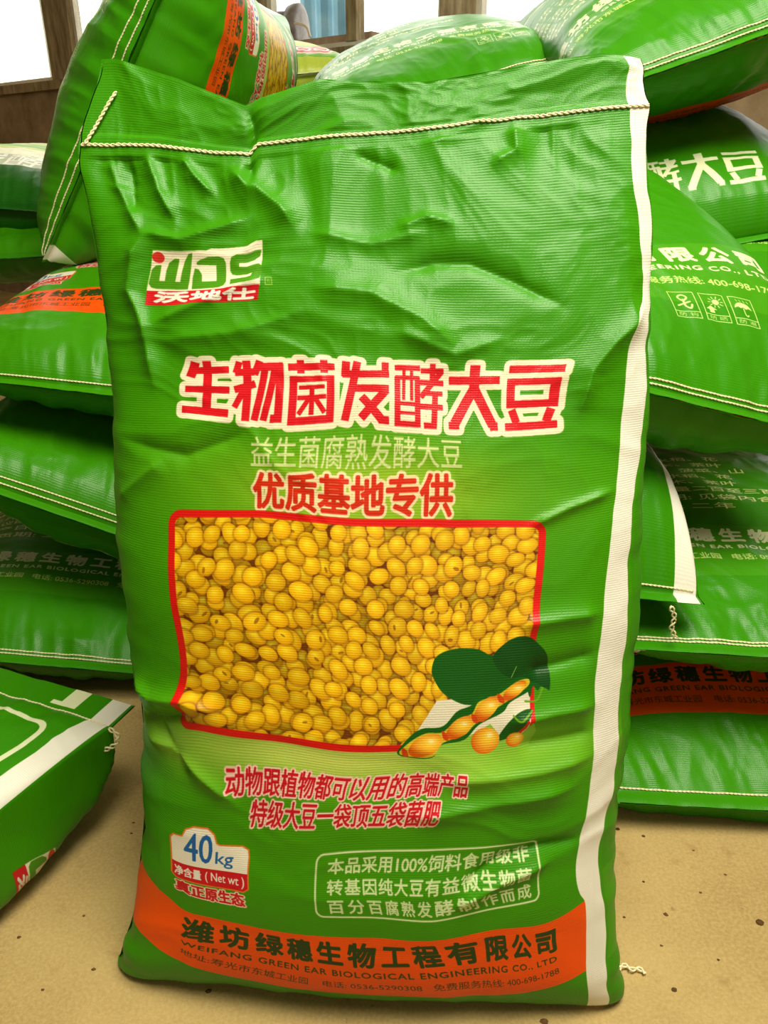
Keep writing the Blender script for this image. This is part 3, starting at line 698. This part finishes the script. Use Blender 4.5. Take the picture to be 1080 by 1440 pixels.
    reg[(um > 563) & (um < 594)] = 2
    ob = grid_parts(P, UVc, {0: 'sack_body', 1: 'top_flap', 2: 'edge_stripe', 3: 'soybean_picture', 4: 'address_band', 5: 'logo_panel', 6: 'net_weight_badge'}, reg, root, M_SACK)
    ob['edge_stripe']['label'] = 'white stripe down the right edge'; ob['soybean_picture']['label'] = 'printed picture of yellow soybeans in a red frame'
    ob['address_band']['label'] = 'orange band with black company lettering'; ob['logo_panel']['label'] = 'white and red logo panel with green letters'
    ob['net_weight_badge']['label'] = 'white and red net weight badge'
    # stitching
    Nn = gnormals(P); r = int(np.argmin(np.abs(t - 1.0))); k = np.where(q <= 1.0)[0]
    V_, F_ = strand_pair(P[r, k], Nn[r, k], .0010, .0012, .013)
    st = mesh('stitch_line', V_, F_, M_THREAD, root, True)
    a = np.array([P[r, 3] + Nn[r, 3] * .002, P[r + 8, 8] + Nn[r + 8, 8] * .003, P[r + 17, 11] + Nn[r + 17, 11] * .003, P[r + 22, 13] + Nn[r + 22, 13] * .002])
    V_, F_ = strand_pair(np.array(spline(a, 6, False)), np.tile([0, -1, 0], (19, 1)), .0011, .001, .012)
    mesh('thread_end', V_, F_, M_THREAD, st, True)
    b = [on_floor(866, 1366, .006), on_floor(878, 1358, .004), on_floor(888, 1364, .004), on_floor(899, 1363, .003), on_floor(908, 1371, .003)]
    V_, F_ = strand_pair(np.array(spline(b, 6, False)), np.tile([0, 0, 1], (25, 1)), .0012, .0022, .02)
    mesh('thread_end', V_, F_, M_THREAD, root, True)
    return root

# ------------------------------------------------------------------ the other sacks: a sewn tube filled, lying any way up
def sack(o, label, yaw=0, pitch=0, roll=0, face='back', Wd=.63, L=1.06, B=.13, droop=0., dlen=.12, sag=.0, flat=.8, seams=2, seed=1, vshift=0., wr=1.7, group='sacks in the pile', other=False,
         curve=0., hem=.018, p=2.3, tail=None, parts=True, mirror_end=False, bend=0., twist=0., nz=.62, nz_low=None, top=1., spread=.0045, pe=.55, pe_low=None, vmax=None, vscale=1., low=1.):
    root = tag(empty('fertilizer_sack', tuple(o)), label, 'sack', group)
    nf, nb, nr = (170, 80, 220) if parts else (90, 40, 110)
    q = qcols(nf, nb)
    tl = np.r_[np.linspace(-hem, -.002, 6), np.linspace(.0, 1, nr) ** 1.35 * L]
    tau = np.clip(tl / L, 0, 1)
    s = np.abs(2 * tau - 1)
    b = B * (1 - s ** p) ** pe + np.interp(tl, [-hem, -hem * .7, 0, L - .012, L], [.0002, .0025, .0035, .0035, .0002])
    bl = b if pe_low is None else B * (1 - s ** p) ** pe_low + np.interp(tl, [-hem, -hem * .7, 0, L - .012, L], [.0002, .0025, .0035, .0035, .0002])
    bl = bl * low
    a = Wd / 2 * (1 - .10 * (b / B) ** 1.5)
    R, C = len(tl), len(q); loc = np.zeros((R, C, 3))
    for i in range(R):
        ex, ez = section(q, a[i], b[i], .9, nz, nz_low, top)
        loc[i, :, 0] = ex; loc[i, :, 2] = np.where(ez < 0, np.maximum(ez * bl[i] / b[i], -B * flat), ez)
    xx = loc[..., 0] / (Wd / 2)
    loc[..., 1] = tl[:, None] - .012 * (xx ** 2) * np.where(tl < L / 2, -1, 1)[:, None] * 0
    loc[..., 2] += (droop * (1 - np.exp(-np.maximum(tl, 0) / dlen)))[:, None] - sag * xx ** 2 + curve * (tau * (1 - tau) * 4)[:, None]
    loc[..., 0] += bend * (tau ** 2)[:, None]
    if twist:
        g = np.radians(twist) * tau[:, None]; x_, z_ = loc[..., 0].copy(), loc[..., 2].copy()
        loc[..., 0] = x_ * np.cos(g) + z_ * np.sin(g); loc[..., 2] = -x_ * np.sin(g) + z_ * np.cos(g)
    N0 = gnormals(loc)
    X = np.broadcast_to(np.where(q <= 1, q, 2 - q)[None] * Wd / 2, (R, C)); T = np.broadcast_to(tl[:, None], (R, C)); Zs = np.broadcast_to(np.where(q <= 1, 0., 5.)[None], (R, C)) + seed * 13.7
    G = np.stack([X, T, Zs], -1); wob = np.stack([fbm(G * 5, seed, 2), fbm(G * 5 + 3, seed + 1, 2), X * 0], -1) * .07
    end = np.exp(-np.maximum(T, 0) / .11) + np.exp(-np.maximum(L - T, 0) / .11)
    h = wr * (1.3 * ridged((G + wob) * (7, 7, 1), seed + 2, 3) + 3.5 * fbm(G * (4, 4, 1), seed + 4, 2))
    h += wr * end * (2.6 * ridged(np.stack([X * 17 + T * 3, T * 5, Zs], -1), seed + 6, 2) + 2.0 * fbm(np.stack([X * 30, T * 7, Zs], -1), seed + 7, 2))
    h += wr * (.7 * ridged((G + wob) * (16, 11, 1), seed + 9, 2) + 1.5 * np.exp(-np.maximum(T, 0) / .07) * ridged(np.stack([X * 34 + T * 9, T * 4, Zs], -1), seed + 10, 2))
    edge = np.clip((Wd / 2 - np.abs(X)) / .04, .15, 1); h *= edge * np.clip((T + .01) / .04, .15, 1)
    loc = loc + N0 * (h / 1000.)[..., None]
    loc[:, -1] = loc[:, 0]
    cy, sy, cp, sp, cr, sr = (f(math.radians(v)) for v in (yaw, pitch, roll) for f in (math.cos, math.sin))
    Ld = np.array([-sy * cp, cy * cp, sp]); W0 = np.array([cy, sy, 0]); N_ = np.cross(W0, Ld)
    Wd_ = W0 * cr - N_ * sr; Nd = N_ * cr + W0 * sr
    P = np.asarray(o)[None, None] + loc[..., :1] * Wd_ + loc[..., 1:2] * Ld + loc[..., 2:] * Nd
    P[..., 2] = np.maximum(P[..., 2], .002 + .0015 * (loc[..., 2] - loc[..., 2].min()))
    low = (q[:-1] >= 1)
    back = (face == 'back') ^ low
    def ucol(qv): return 300 + 300 * (qv - 2 * low) + np.where(back, 600, 0) if not other else 300 + 300 * (qv - 2 * low) + 1200
    uL, uR = np.clip(ucol(q[:-1]), 1, CW - 1), np.clip(ucol(q[1:]), 1, CW - 1)
    uL = np.where(low, np.maximum(uL, np.where(back, 601, 1) if not other else 1201), uL)
    sc = Wd / .6
    v = np.clip(tl / sc * 1000 * vscale + vshift, 2, vmax or CH - 2)
    if mirror_end: v = np.clip(1085 - tl / sc * 1000, 2, CH - 2); uL, uR = (np.where(back, 1800, 600) - uL), (np.where(back, 1800, 600) - uR)
    UVc = np.zeros((R - 1, C - 1, 4, 2)); UVc[:, :, 0, 0] = uL; UVc[:, :, 3, 0] = uL; UVc[:, :, 1, 0] = uR; UVc[:, :, 2, 0] = uR
    UVc[:, :, :2, 1] = v[:-1, None, None]; UVc[:, :, 2:, 1] = v[1:, None, None]
    um, vm = UVc[..., 0].mean(2), UVc[..., 1].mean(2)
    UVc[..., 0] /= CW; UVc[..., 1] /= CH
    reg = np.zeros(um.shape, int)
    names = {0: 'sack_body'}
    if parts:
        ul = np.mod(um, 600)
        reg[(um < 600) & (vm > 120) & (vm < 215)] = 4
        reg[(um > 563) & (um < 594)] = 2; reg[(um > 1163) & (um < 1194)] = 3
        reg[np.broadcast_to(((tl[:-1] + tl[1:]) / 2 < .004)[:, None], reg.shape)] = 1
        names = {0: 'sack_body', 1: 'hem', 2: 'edge_stripe', 3: 'edge_stripe', 4: 'address_band'}
    ob = grid_parts(P, UVc, names, reg, root, M_SACK)
    if 'edge_stripe' in ob: ob['edge_stripe']['label'] = 'white stripe along the edge'
    if 'address_band' in ob: ob['address_band']['label'] = 'orange band'
    if seams:
        Nn = gnormals(P); k = np.where(q <= 1.0)[0][3:-3]
        for j, tv in enumerate((.002, .002 + spread)[:seams]):
            r = int(np.argmin(np.abs(tl - tv)))
            V_, F_ = strand_pair(P[r, k], Nn[r, k], .0009, .0007, .012, 5)
            mesh('stitch_line', V_, F_, M_THREAD, root, True)
    if tail is not None:
        Q = np.array(spline(tail, 6, False)); V_, F_ = strand_pair(Q, np.tile([0, -1, 0], (len(Q), 1)), .0013, .003, .02, 6)
        mesh('thread_end', V_, F_, M_THREAD, root, True)
    return root

# ------------------------------------------------------------------ the room
M_FLOOR = mat('bare_concrete', srgb(176, 152, 100), .85, .25)
def floor_nodes(m):
    nt = m.node_tree; N = nt.nodes; b = N['Principled BSDF']; tc = N.new('ShaderNodeTexCoord')
    def nz(scale, det, rough=.6):
        n = N.new('ShaderNodeTexNoise'); n.inputs['Scale'].default_value = scale; n.inputs['Detail'].default_value = det; n.inputs['Roughness'].default_value = rough
        nt.links.new(tc.outputs['Object'], n.inputs['Vector']); return n.outputs['Fac']
    def ramp(f, p0, p1, c0, c1):
        r = N.new('ShaderNodeValToRGB'); e = r.color_ramp.elements; e[0].position, e[1].position = p0, p1; e[0].color, e[1].color = c0, c1
        nt.links.new(f, r.inputs[0]); return r.outputs[0]
    def mix(f, a, bb):
        x = N.new('ShaderNodeMix'); x.data_type = 'RGBA'; nt.links.new(f, x.inputs[0]); nt.links.new(a, x.inputs[6])
        if isinstance(bb, tuple): x.inputs[7].default_value = bb
        else: nt.links.new(bb, x.inputs[7])
        return x.outputs[2]
    base = ramp(nz(5, 10), .3, .7, srgb(158, 132, 80), srgb(184, 158, 102))
    gr = ramp(nz(230, 4, .75), .40, .62, (.0, 0, 0, 1), (.5, .5, .5, 1)); base = mix(gr, base, srgb(196, 174, 118))
    blot = ramp(nz(16, 6, .7), .60, .72, (0, 0, 0, 1), (.55, .55, .55, 1)); base = mix(blot, base, srgb(140, 108, 58))
    sp = ramp(nz(55, 2, .5), .74, .80, (0, 0, 0, 1), (.6, .6, .6, 1)); base = mix(sp, base, srgb(110, 84, 50))
    nt.links.new(base, b.inputs['Base Color'])
    bp = N.new('ShaderNodeBump'); bp.inputs['Strength'].default_value = .5; bp.inputs['Distance'].default_value = .004
    nt.links.new(nz(60, 8, .7), bp.inputs['Height']); nt.links.new(bp.outputs[0], b.inputs['Normal'])
floor_nodes(M_FLOOR)
V_, F_ = box_vf((0, 2.0, -.05), (7.2, 12.6, .1)); tag(mesh('floor', V_, F_, M_FLOOR), kind='structure')
M_PLASTER = noisy(mat('dirty_plaster', srgb(140, 118, 88), .9, .2), srgb(124, 104, 78), srgb(172, 150, 118), 6, 8, .3)
M_WOOD = noisy(mat('weathered_frame', srgb(120, 100, 72), .8, .3), srgb(112, 94, 66), srgb(186, 168, 132), 9, 8, .3, stretch=(3, 3, .6))
M_SASH = noisy(mat('white_sash', srgb(226, 222, 206), .5, .4), srgb(206, 200, 180), srgb(238, 236, 226), 5, 4)
def glass_mat():
    m = bpy.data.materials.new('window_glass'); m.use_nodes = True; nt = m.node_tree; N = nt.nodes
    N.remove(N['Principled BSDF']); t = N.new('ShaderNodeBsdfTransparent'); g = N.new('ShaderNodeBsdfGlossy'); g.inputs['Roughness'].default_value = .05
    mx = N.new('ShaderNodeMixShader'); mx.inputs[0].default_value = .06; t.inputs[0].default_value = (.97, .98, .96, 1)
    nt.links.new(t.outputs[0], mx.inputs[1]); nt.links.new(g.outputs[0], mx.inputs[2]); nt.links.new(mx.outputs[0], N['Material Output'].inputs[0]); return m
M_GLASS = glass_mat()
# the window wall runs through two measured points of its sill
A0 = np.array([-2.38, 5.76]); A1 = np.array([.56, 3.52]); WDIR = (A1 - A0) / np.linalg.norm(A1 - A0); WANG = math.atan2(WDIR[1], WDIR[0]); WN = np.array([-WDIR[1], WDIR[0]])
RW = Matrix.Rotation(WANG, 3, 'Z'); SILL = 1.382; TOPW = 3.0
def along(px, py=60):            # distance along the wall where a post is seen
    r = ray(px, py)[:2]; M_ = np.array([[r[0], -WDIR[0]], [r[1], -WDIR[1]]]); return np.linalg.solve(M_, A0)[1]
def wpt(s, d, z): p = A0 + WDIR * s + WN * d; return (p[0], p[1], z)
def wbox(s0, s1, d0, d1, z0, z1): return box_vf(wpt((s0 + s1) / 2, (d0 + d1) / 2, (z0 + z1) / 2), (s1 - s0, d1 - d0, z1 - z0), RW)
S0, S1 = -1.5, 5.0
tag(mesh('wall_back', *merge(wbox(S0, S1, 0, .24, -.02, SILL - .05), wbox(S0, S1, 0, .24, TOPW, 3.7)), M_PLASTER), kind='structure')
tag(mesh('trim_1', *wbox(S0, S1, -.03, .24, SILL - .05, SILL), M_WOOD), kind='structure')
posts = [(-150, -110), (66, 100), (337, 372), (617, 662), (900, 935)]
ps = []
for n_, (a, b) in enumerate(posts):
    sa, sb = along(a), along(b); ps.append((sa, sb))
    tag(mesh('trim_%d' % (n_ + 2), *wbox(sa, sb, .0, .07, SILL, TOPW), M_WOOD), kind='structure')
for k in range(len(ps) - 1):
    s0, s1 = ps[k][1], ps[k + 1][0]
    wroot = tag(empty('window_%d' % (k + 1), wpt((s0 + s1) / 2, .1, SILL)), kind='structure')
    n = 2; f_ = .028
    mid = {0: None, 1: None, 2: along(490), 3: along(840)}[k]
    parts = [wbox(s0, s0 + f_, .03, .07, SILL, TOPW), wbox(s1 - f_, s1, .03, .07, SILL, TOPW), wbox(s0 + f_, s1 - f_, .03, .07, SILL, SILL + f_), wbox(s0 + f_, s1 - f_, .03, .07, TOPW - f_, TOPW)]
    mesh('window_frame', *merge(*parts), M_SASH, wroot)
    if mid: mesh('mullion', *wbox(mid - .03, mid + .03, .02, .08, SILL + f_, TOPW - f_), M_WOOD, wroot)
    for a, b in ([(s0 + f_, mid - .03), (mid + .03, s1 - f_)] if mid else [(s0 + f_, s1 - f_)]):
        mesh('window_pane', *wbox(a, b, .047, .053, SILL + f_, TOPW - f_), M_GLASS, wroot)
M_CEIL = noisy(mat('ceiling_sheet', srgb(200, 195, 180), .9, .2), srgb(180, 176, 160), srgb(214, 210, 196), 2)
tag(mesh('wall_left', *box_vf((-3.6, 1.2, 1.8), (.1, 11, 3.7)), M_PLASTER), kind='structure')
tag(mesh('wall_right', *box_vf((3.6, .2, 1.8), (.1, 9, 3.7)), M_PLASTER), kind='structure')
tag(mesh('wall_front', *box_vf((0, -4.3, 1.8), (7.3, .1, 3.7)), M_PLASTER), kind='structure')
tag(mesh('ceiling', *box_vf((0, .9, 3.75), (7.3, 10.4, .1)), M_CEIL), kind='structure')
# what stands outside the windows
M_SHEET = noisy(mat('pale_siding', srgb(232, 232, 222), .6, .3), srgb(222, 222, 210), srgb(242, 242, 234), 3)
M_BLUE = noisy(mat('blue_sheet', srgb(120, 190, 235), .5, .4), srgb(104, 176, 226), srgb(150, 208, 244), 4)
M_STEEL = noisy(mat('dull_steel', srgb(104, 100, 104), .55, .5), srgb(70, 64, 66), srgb(150, 146, 150), 14)
M_RUST = noisy(mat('rusty_slab', srgb(150, 118, 96), .8, .2), srgb(120, 92, 72), srgb(184, 160, 140), 12)
M_HOSE = mat('pale_hose', srgb(226, 214, 200), .6)
def ribbed(s0, s1, d, z0, z1, step, depth):
    V = []; F = []; n = int((s1 - s0) / step * 4)
    for i in range(n + 1):
        dd = d + (depth if (i // 2) % 2 else 0); s = s0 + (s1 - s0) * i / n
        V += [wpt(s, dd, z0), wpt(s, dd, z1), wpt(s, dd + .03, z0), wpt(s, dd + .03, z1)]
    for i in range(n):
        a, b = 4 * i, 4 * i + 4; F += [(a, b, b + 1, a + 1), (a + 2, a + 3, b + 3, b + 2), (a + 1, b + 1, b + 3, a + 3), (a, a + 2, b + 2, b)]
    return V, F
def wat(px, py, d):              # point seen through the window, d metres beyond the wall
    r = ray(px, py); o = A0 + WN * d; M_ = np.array([[r[0], -WDIR[0]], [r[1], -WDIR[1]]]); k = np.linalg.solve(M_, o)[0]
    return np.array([0, 0, CAM_H]) + r * k
def sx(px, d): return float((np.array(wat(px, 60, d)[:2]) - A0) @ WDIR)
tag(mesh('siding_wall', *ribbed(sx(-260, 1.6), sx(64, 1.6), 1.6, 0, 4.2, .2, .025), M_SHEET), 'white ribbed metal siding seen through the left window', 'wall')
tag(mesh('sheet_fence', *ribbed(sx(424, 2.0), sx(500, 2.0), 2.0, 0, 3.4, .16, .03), M_BLUE), 'light blue corrugated sheet outside the middle window', 'fence')
V_, F_ = box_vf((0, 9, -.13), (24, 14, .1)); tag(mesh('yard_ground', V_, F_, noisy(mat('yard_dirt', srgb(190, 180, 160), .9), srgb(176, 164, 140), srgb(204, 196, 178), 2)), kind='structure')
slab = wat(440, 70, .55)
V_, F_ = box_vf((slab[0], slab[1], slab[2] - .75), (1.3, .6, 1.5), RW); tag(mesh('work_bench', V_, F_, M_RUST), 'rusty brown slab outside the middle window', 'bench')
motor = tag(empty('motor_drum', tuple(wat(392, 45, .55))), 'grey steel drum lying on the slab outside the middle window', 'drum')
c = wat(392, 41, .55); ax = np.array([WDIR[0], WDIR[1], 0]) * .9 + np.array([WN[0], WN[1], 0]) * .3; ax /= np.linalg.norm(ax)
def lathe(c, ax, prof, n=28):
    ax = Vector(ax); u = ax.cross(Vector((0, 0, 1))).normalized(); v = ax.cross(u); V = []; F = []
    for s, r in prof:
        for k in range(n):
            g = 2 * math.pi * k / n; V.append(Vector(c) + ax * s + (u * math.cos(g) + v * math.sin(g)) * r)
    for i in range(len(prof) - 1):
        for k in range(n): F.append((i * n + k, i * n + (k + 1) % n, (i + 1) * n + (k + 1) % n, (i + 1) * n + k))
    F.append(tuple(range(n))[::-1]); F.append(tuple((len(prof) - 1) * n + k for k in range(n))); return V, F
mesh('drum_body', *lathe(c, ax, [(-.22, .05), (-.2, .085), (.06, .085), (.08, .07)]), M_STEEL, motor, True)
mesh('flange', *lathe(c + ax * .08, ax, [(0, .11), (.03, .118), (.06, .118), (.07, .09)]), M_STEEL, motor, True)
hs = [wat(400, 62, .5), wat(404, 42, .5), wat(416, 33, .5), wat(430, 37, .5), wat(436, 52, .5)]
V_, F_ = tube_vf(spline(hs, 8, False), .007); tag(mesh('hose', V_, F_, M_HOSE, None, True), 'thin pale hose looping over the slab outside the middle window', 'hose')

build_main()

# ------------------------------------------------------------------ the piles
PR, PL, PB = 'sacks in the right-hand pile', 'sacks in the left-hand pile', 'sacks heaped below the windows'
sack(at(1120, 1126, .835), 'lowest sack of the right pile, its orange band facing out just above the floor', face='front', yaw=-3, roll=1, Wd=.58, B=.12, pe=.95, pe_low=.3, flat=1, seams=1, seed=11, hem=.022, group=PR)
sack(at(1180, 920, .90), 'second sack from the floor in the right pile, white text lines above its seam', face='back', yaw=-3, roll=2, Wd=.62, B=.10, pe=.95, pe_low=.4, flat=1, seed=12, group=PR)
sack(at(672, 812, .92), 'sack end hanging beside the upright sack, white edge and dangling knotted thread', face='back', yaw=2, roll=7, L=.75, B=.07, droop=.13, dlen=.08, seams=1, seed=13, group=PR,
     tail=[at(943, 852, .90), at(948, 868, .90), at(944, 882, .90), at(950, 898, .90)])
sack(at(852, 535, .98), 'sack at the middle right with three white handling symbols and a slanting double seam', face='back', yaw=10, pitch=2, roll=15, twist=-75, Wd=.76, L=.8, vscale=1.38, B=.115, droop=.03, pe=.75, pe_low=.35, flat=1.3, low=1.3, nz=.42, seed=14, group=PR)
sack(at(1098, 40, 1.42), 'topmost sack of the right pile, tilted, orange band showing on its underside', face='back', yaw=4, pitch=7, roll=-18, Wd=.62, B=.15, pe=.7, seed=15, group=PR)
sack(at(905, 362, 1.42), 'sack under the topmost right one showing large white characters', face='back', yaw=3, pitch=14, roll=-10, Wd=.75, L=.8, B=.165, other=True, vshift=695, vscale=1.25, seed=16, group=PR, seams=0)
sack(at(1120, 452, 1.25), 'dark sack at the right edge behind the one with handling symbols', face='back', yaw=-14, roll=4, Wd=.56, L=.85, B=.12, seed=17, group=PR)

sack(at(88, 930, 1.13), 'sack in the left pile with white company lettering facing out over a straight double seam', face='back', yaw=4, roll=9, Wd=.6, B=.11, pe=.85, pe_low=.4, seed=21, group=PL)
sack(at(172, 748, 1.2), 'plain dark green sack in the left pile with a slanting double seam', face='front', yaw=4, roll=24, Wd=.68, B=.14, pe_low=.4, seed=22, vshift=1012, vmax=1088, group=PL)
sack(at(196, 556, 1.26), 'sack in the left pile with a broad orange band lit from above', face='front', yaw=2, roll=7, Wd=.70, vscale=1.12, B=.14, droop=.02, pe=.6, seed=23, seams=1, group=PL)
sack(at(160, 148, 1.6), 'sack standing on its side at the top left, seam running up between its two faces', face='back', yaw=-3, roll=-57, Wd=.66, L=.9, B=.19, flat=1, vscale=1.75, seed=24, group=PL)
sack(at(-40, 290, 2.0), 'dark green and white sack of another print at the far left edge', face='front', roll=4, Wd=.62, B=.14, pe_low=.4, flat=.4, seed=25, other=True, seams=0, group=PL)
sack(at(-30, 365, 1.9), 'pale sack at the far left with a thin orange line', face='front', roll=-3, B=.09, seed=26, seams=0, group=PL)
_C = np.array([-.378, .845, .165])
sack(_C - .315 * np.array([.927, -.375, 0]), 'sack lying on the floor at the lower left, its white-striped side towards the upright sack', face='back', yaw=180 - 21, B=.163, flat=1, top=.35, nz=.8, nz_low=.1, pe_low=.2, seed=27, seams=1, mirror_end=True, hem=.05, group=PL,
     tail=[_C + (0, 0, .004), _C + (.012, -.004, -.006), _C + (.006, -.006, -.02), _C + (-.012, -.006, -.03)])

sack(at(622, 132, 1.75), 'sack behind the top of the upright sack with white company lettering', face='back', yaw=4, pitch=6, roll=-14, Wd=.6, B=.13, pe=.75, seed=31, group=PB)
sack(at(362, 112, 2.85), 'pale yellow-green sack below the window, between the side-standing one and the lettered one', face='front', yaw=6, roll=-6, B=.15, seed=32, seams=0, other=True, vshift=250, group=PB)
sack(at(785, 92, 2.2), 'pale yellowish sack peeking out below the window sill', face='front', L=.75, B=.11, seed=33, seams=0, parts=False, group=PB, other=True, vshift=222, vscale=.0)

# crumbs of dirt on the concrete
M_CRUMB = noisy(mat('dirt_crumb', srgb(84, 60, 34), .9, .1), srgb(64, 44, 24), srgb(120, 90, 54), 60)
rc = random.Random(9)
CR_PX = [(795, 1228, 6), (936, 1286, 5), (680, 1130 + 80, 0), (868, 1166, 5), (840, 1210, 4), (1068, 1298, 8), (948, 1392, 5), (985, 1255, 3), (878, 1290, 3), (27, 1318, 4), (132, 1363, 4), (118, 1288, 3), (293, 1394, 5), (188, 1157, 3), (185, 1172, 3), (60, 1392, 3), (975, 1196, 3), (905, 1176, 4), (1020, 1230, 3), (930, 1330, 3), (1010, 1350, 3), (765, 1437, 7), (905, 1240, 3)]
for px, py, s in CR_PX:
    if not s: continue
    p = on_floor(px, py); V = []; F = []; n, m_ = 8, 5; r = s * .00055
    V.append((p[0], p[1], p[2] + r * .9))
    for i in range(1, m_):
        for k in range(n):
            g = 2 * math.pi * k / n; fh = math.pi / 2 * i / (m_ - 1); rr = r * (.75 + .5 * rc.random())
            V.append((p[0] + rr * 1.3 * math.sin(fh) * math.cos(g), p[1] + rr * math.sin(fh) * math.sin(g), p[2] + max(0, rr * .8 * math.cos(fh)) - .0003))
    for k in range(n): F.append((0, 1 + k, 1 + (k + 1) % n))
    for i in range(m_ - 2):
        for k in range(n): F.append((1 + i * n + k, 1 + (i + 1) * n + k, 1 + (i + 1) * n + (k + 1) % n, 1 + i * n + (k + 1) % n))
    F.append(tuple(1 + (m_ - 2) * n + k for k in range(n)))
    tag(mesh('dirt_crumb', V, F, M_CRUMB, None, True), 'small dark crumb of dirt on the bare concrete floor', 'crumb', 'dirt crumbs on the floor')
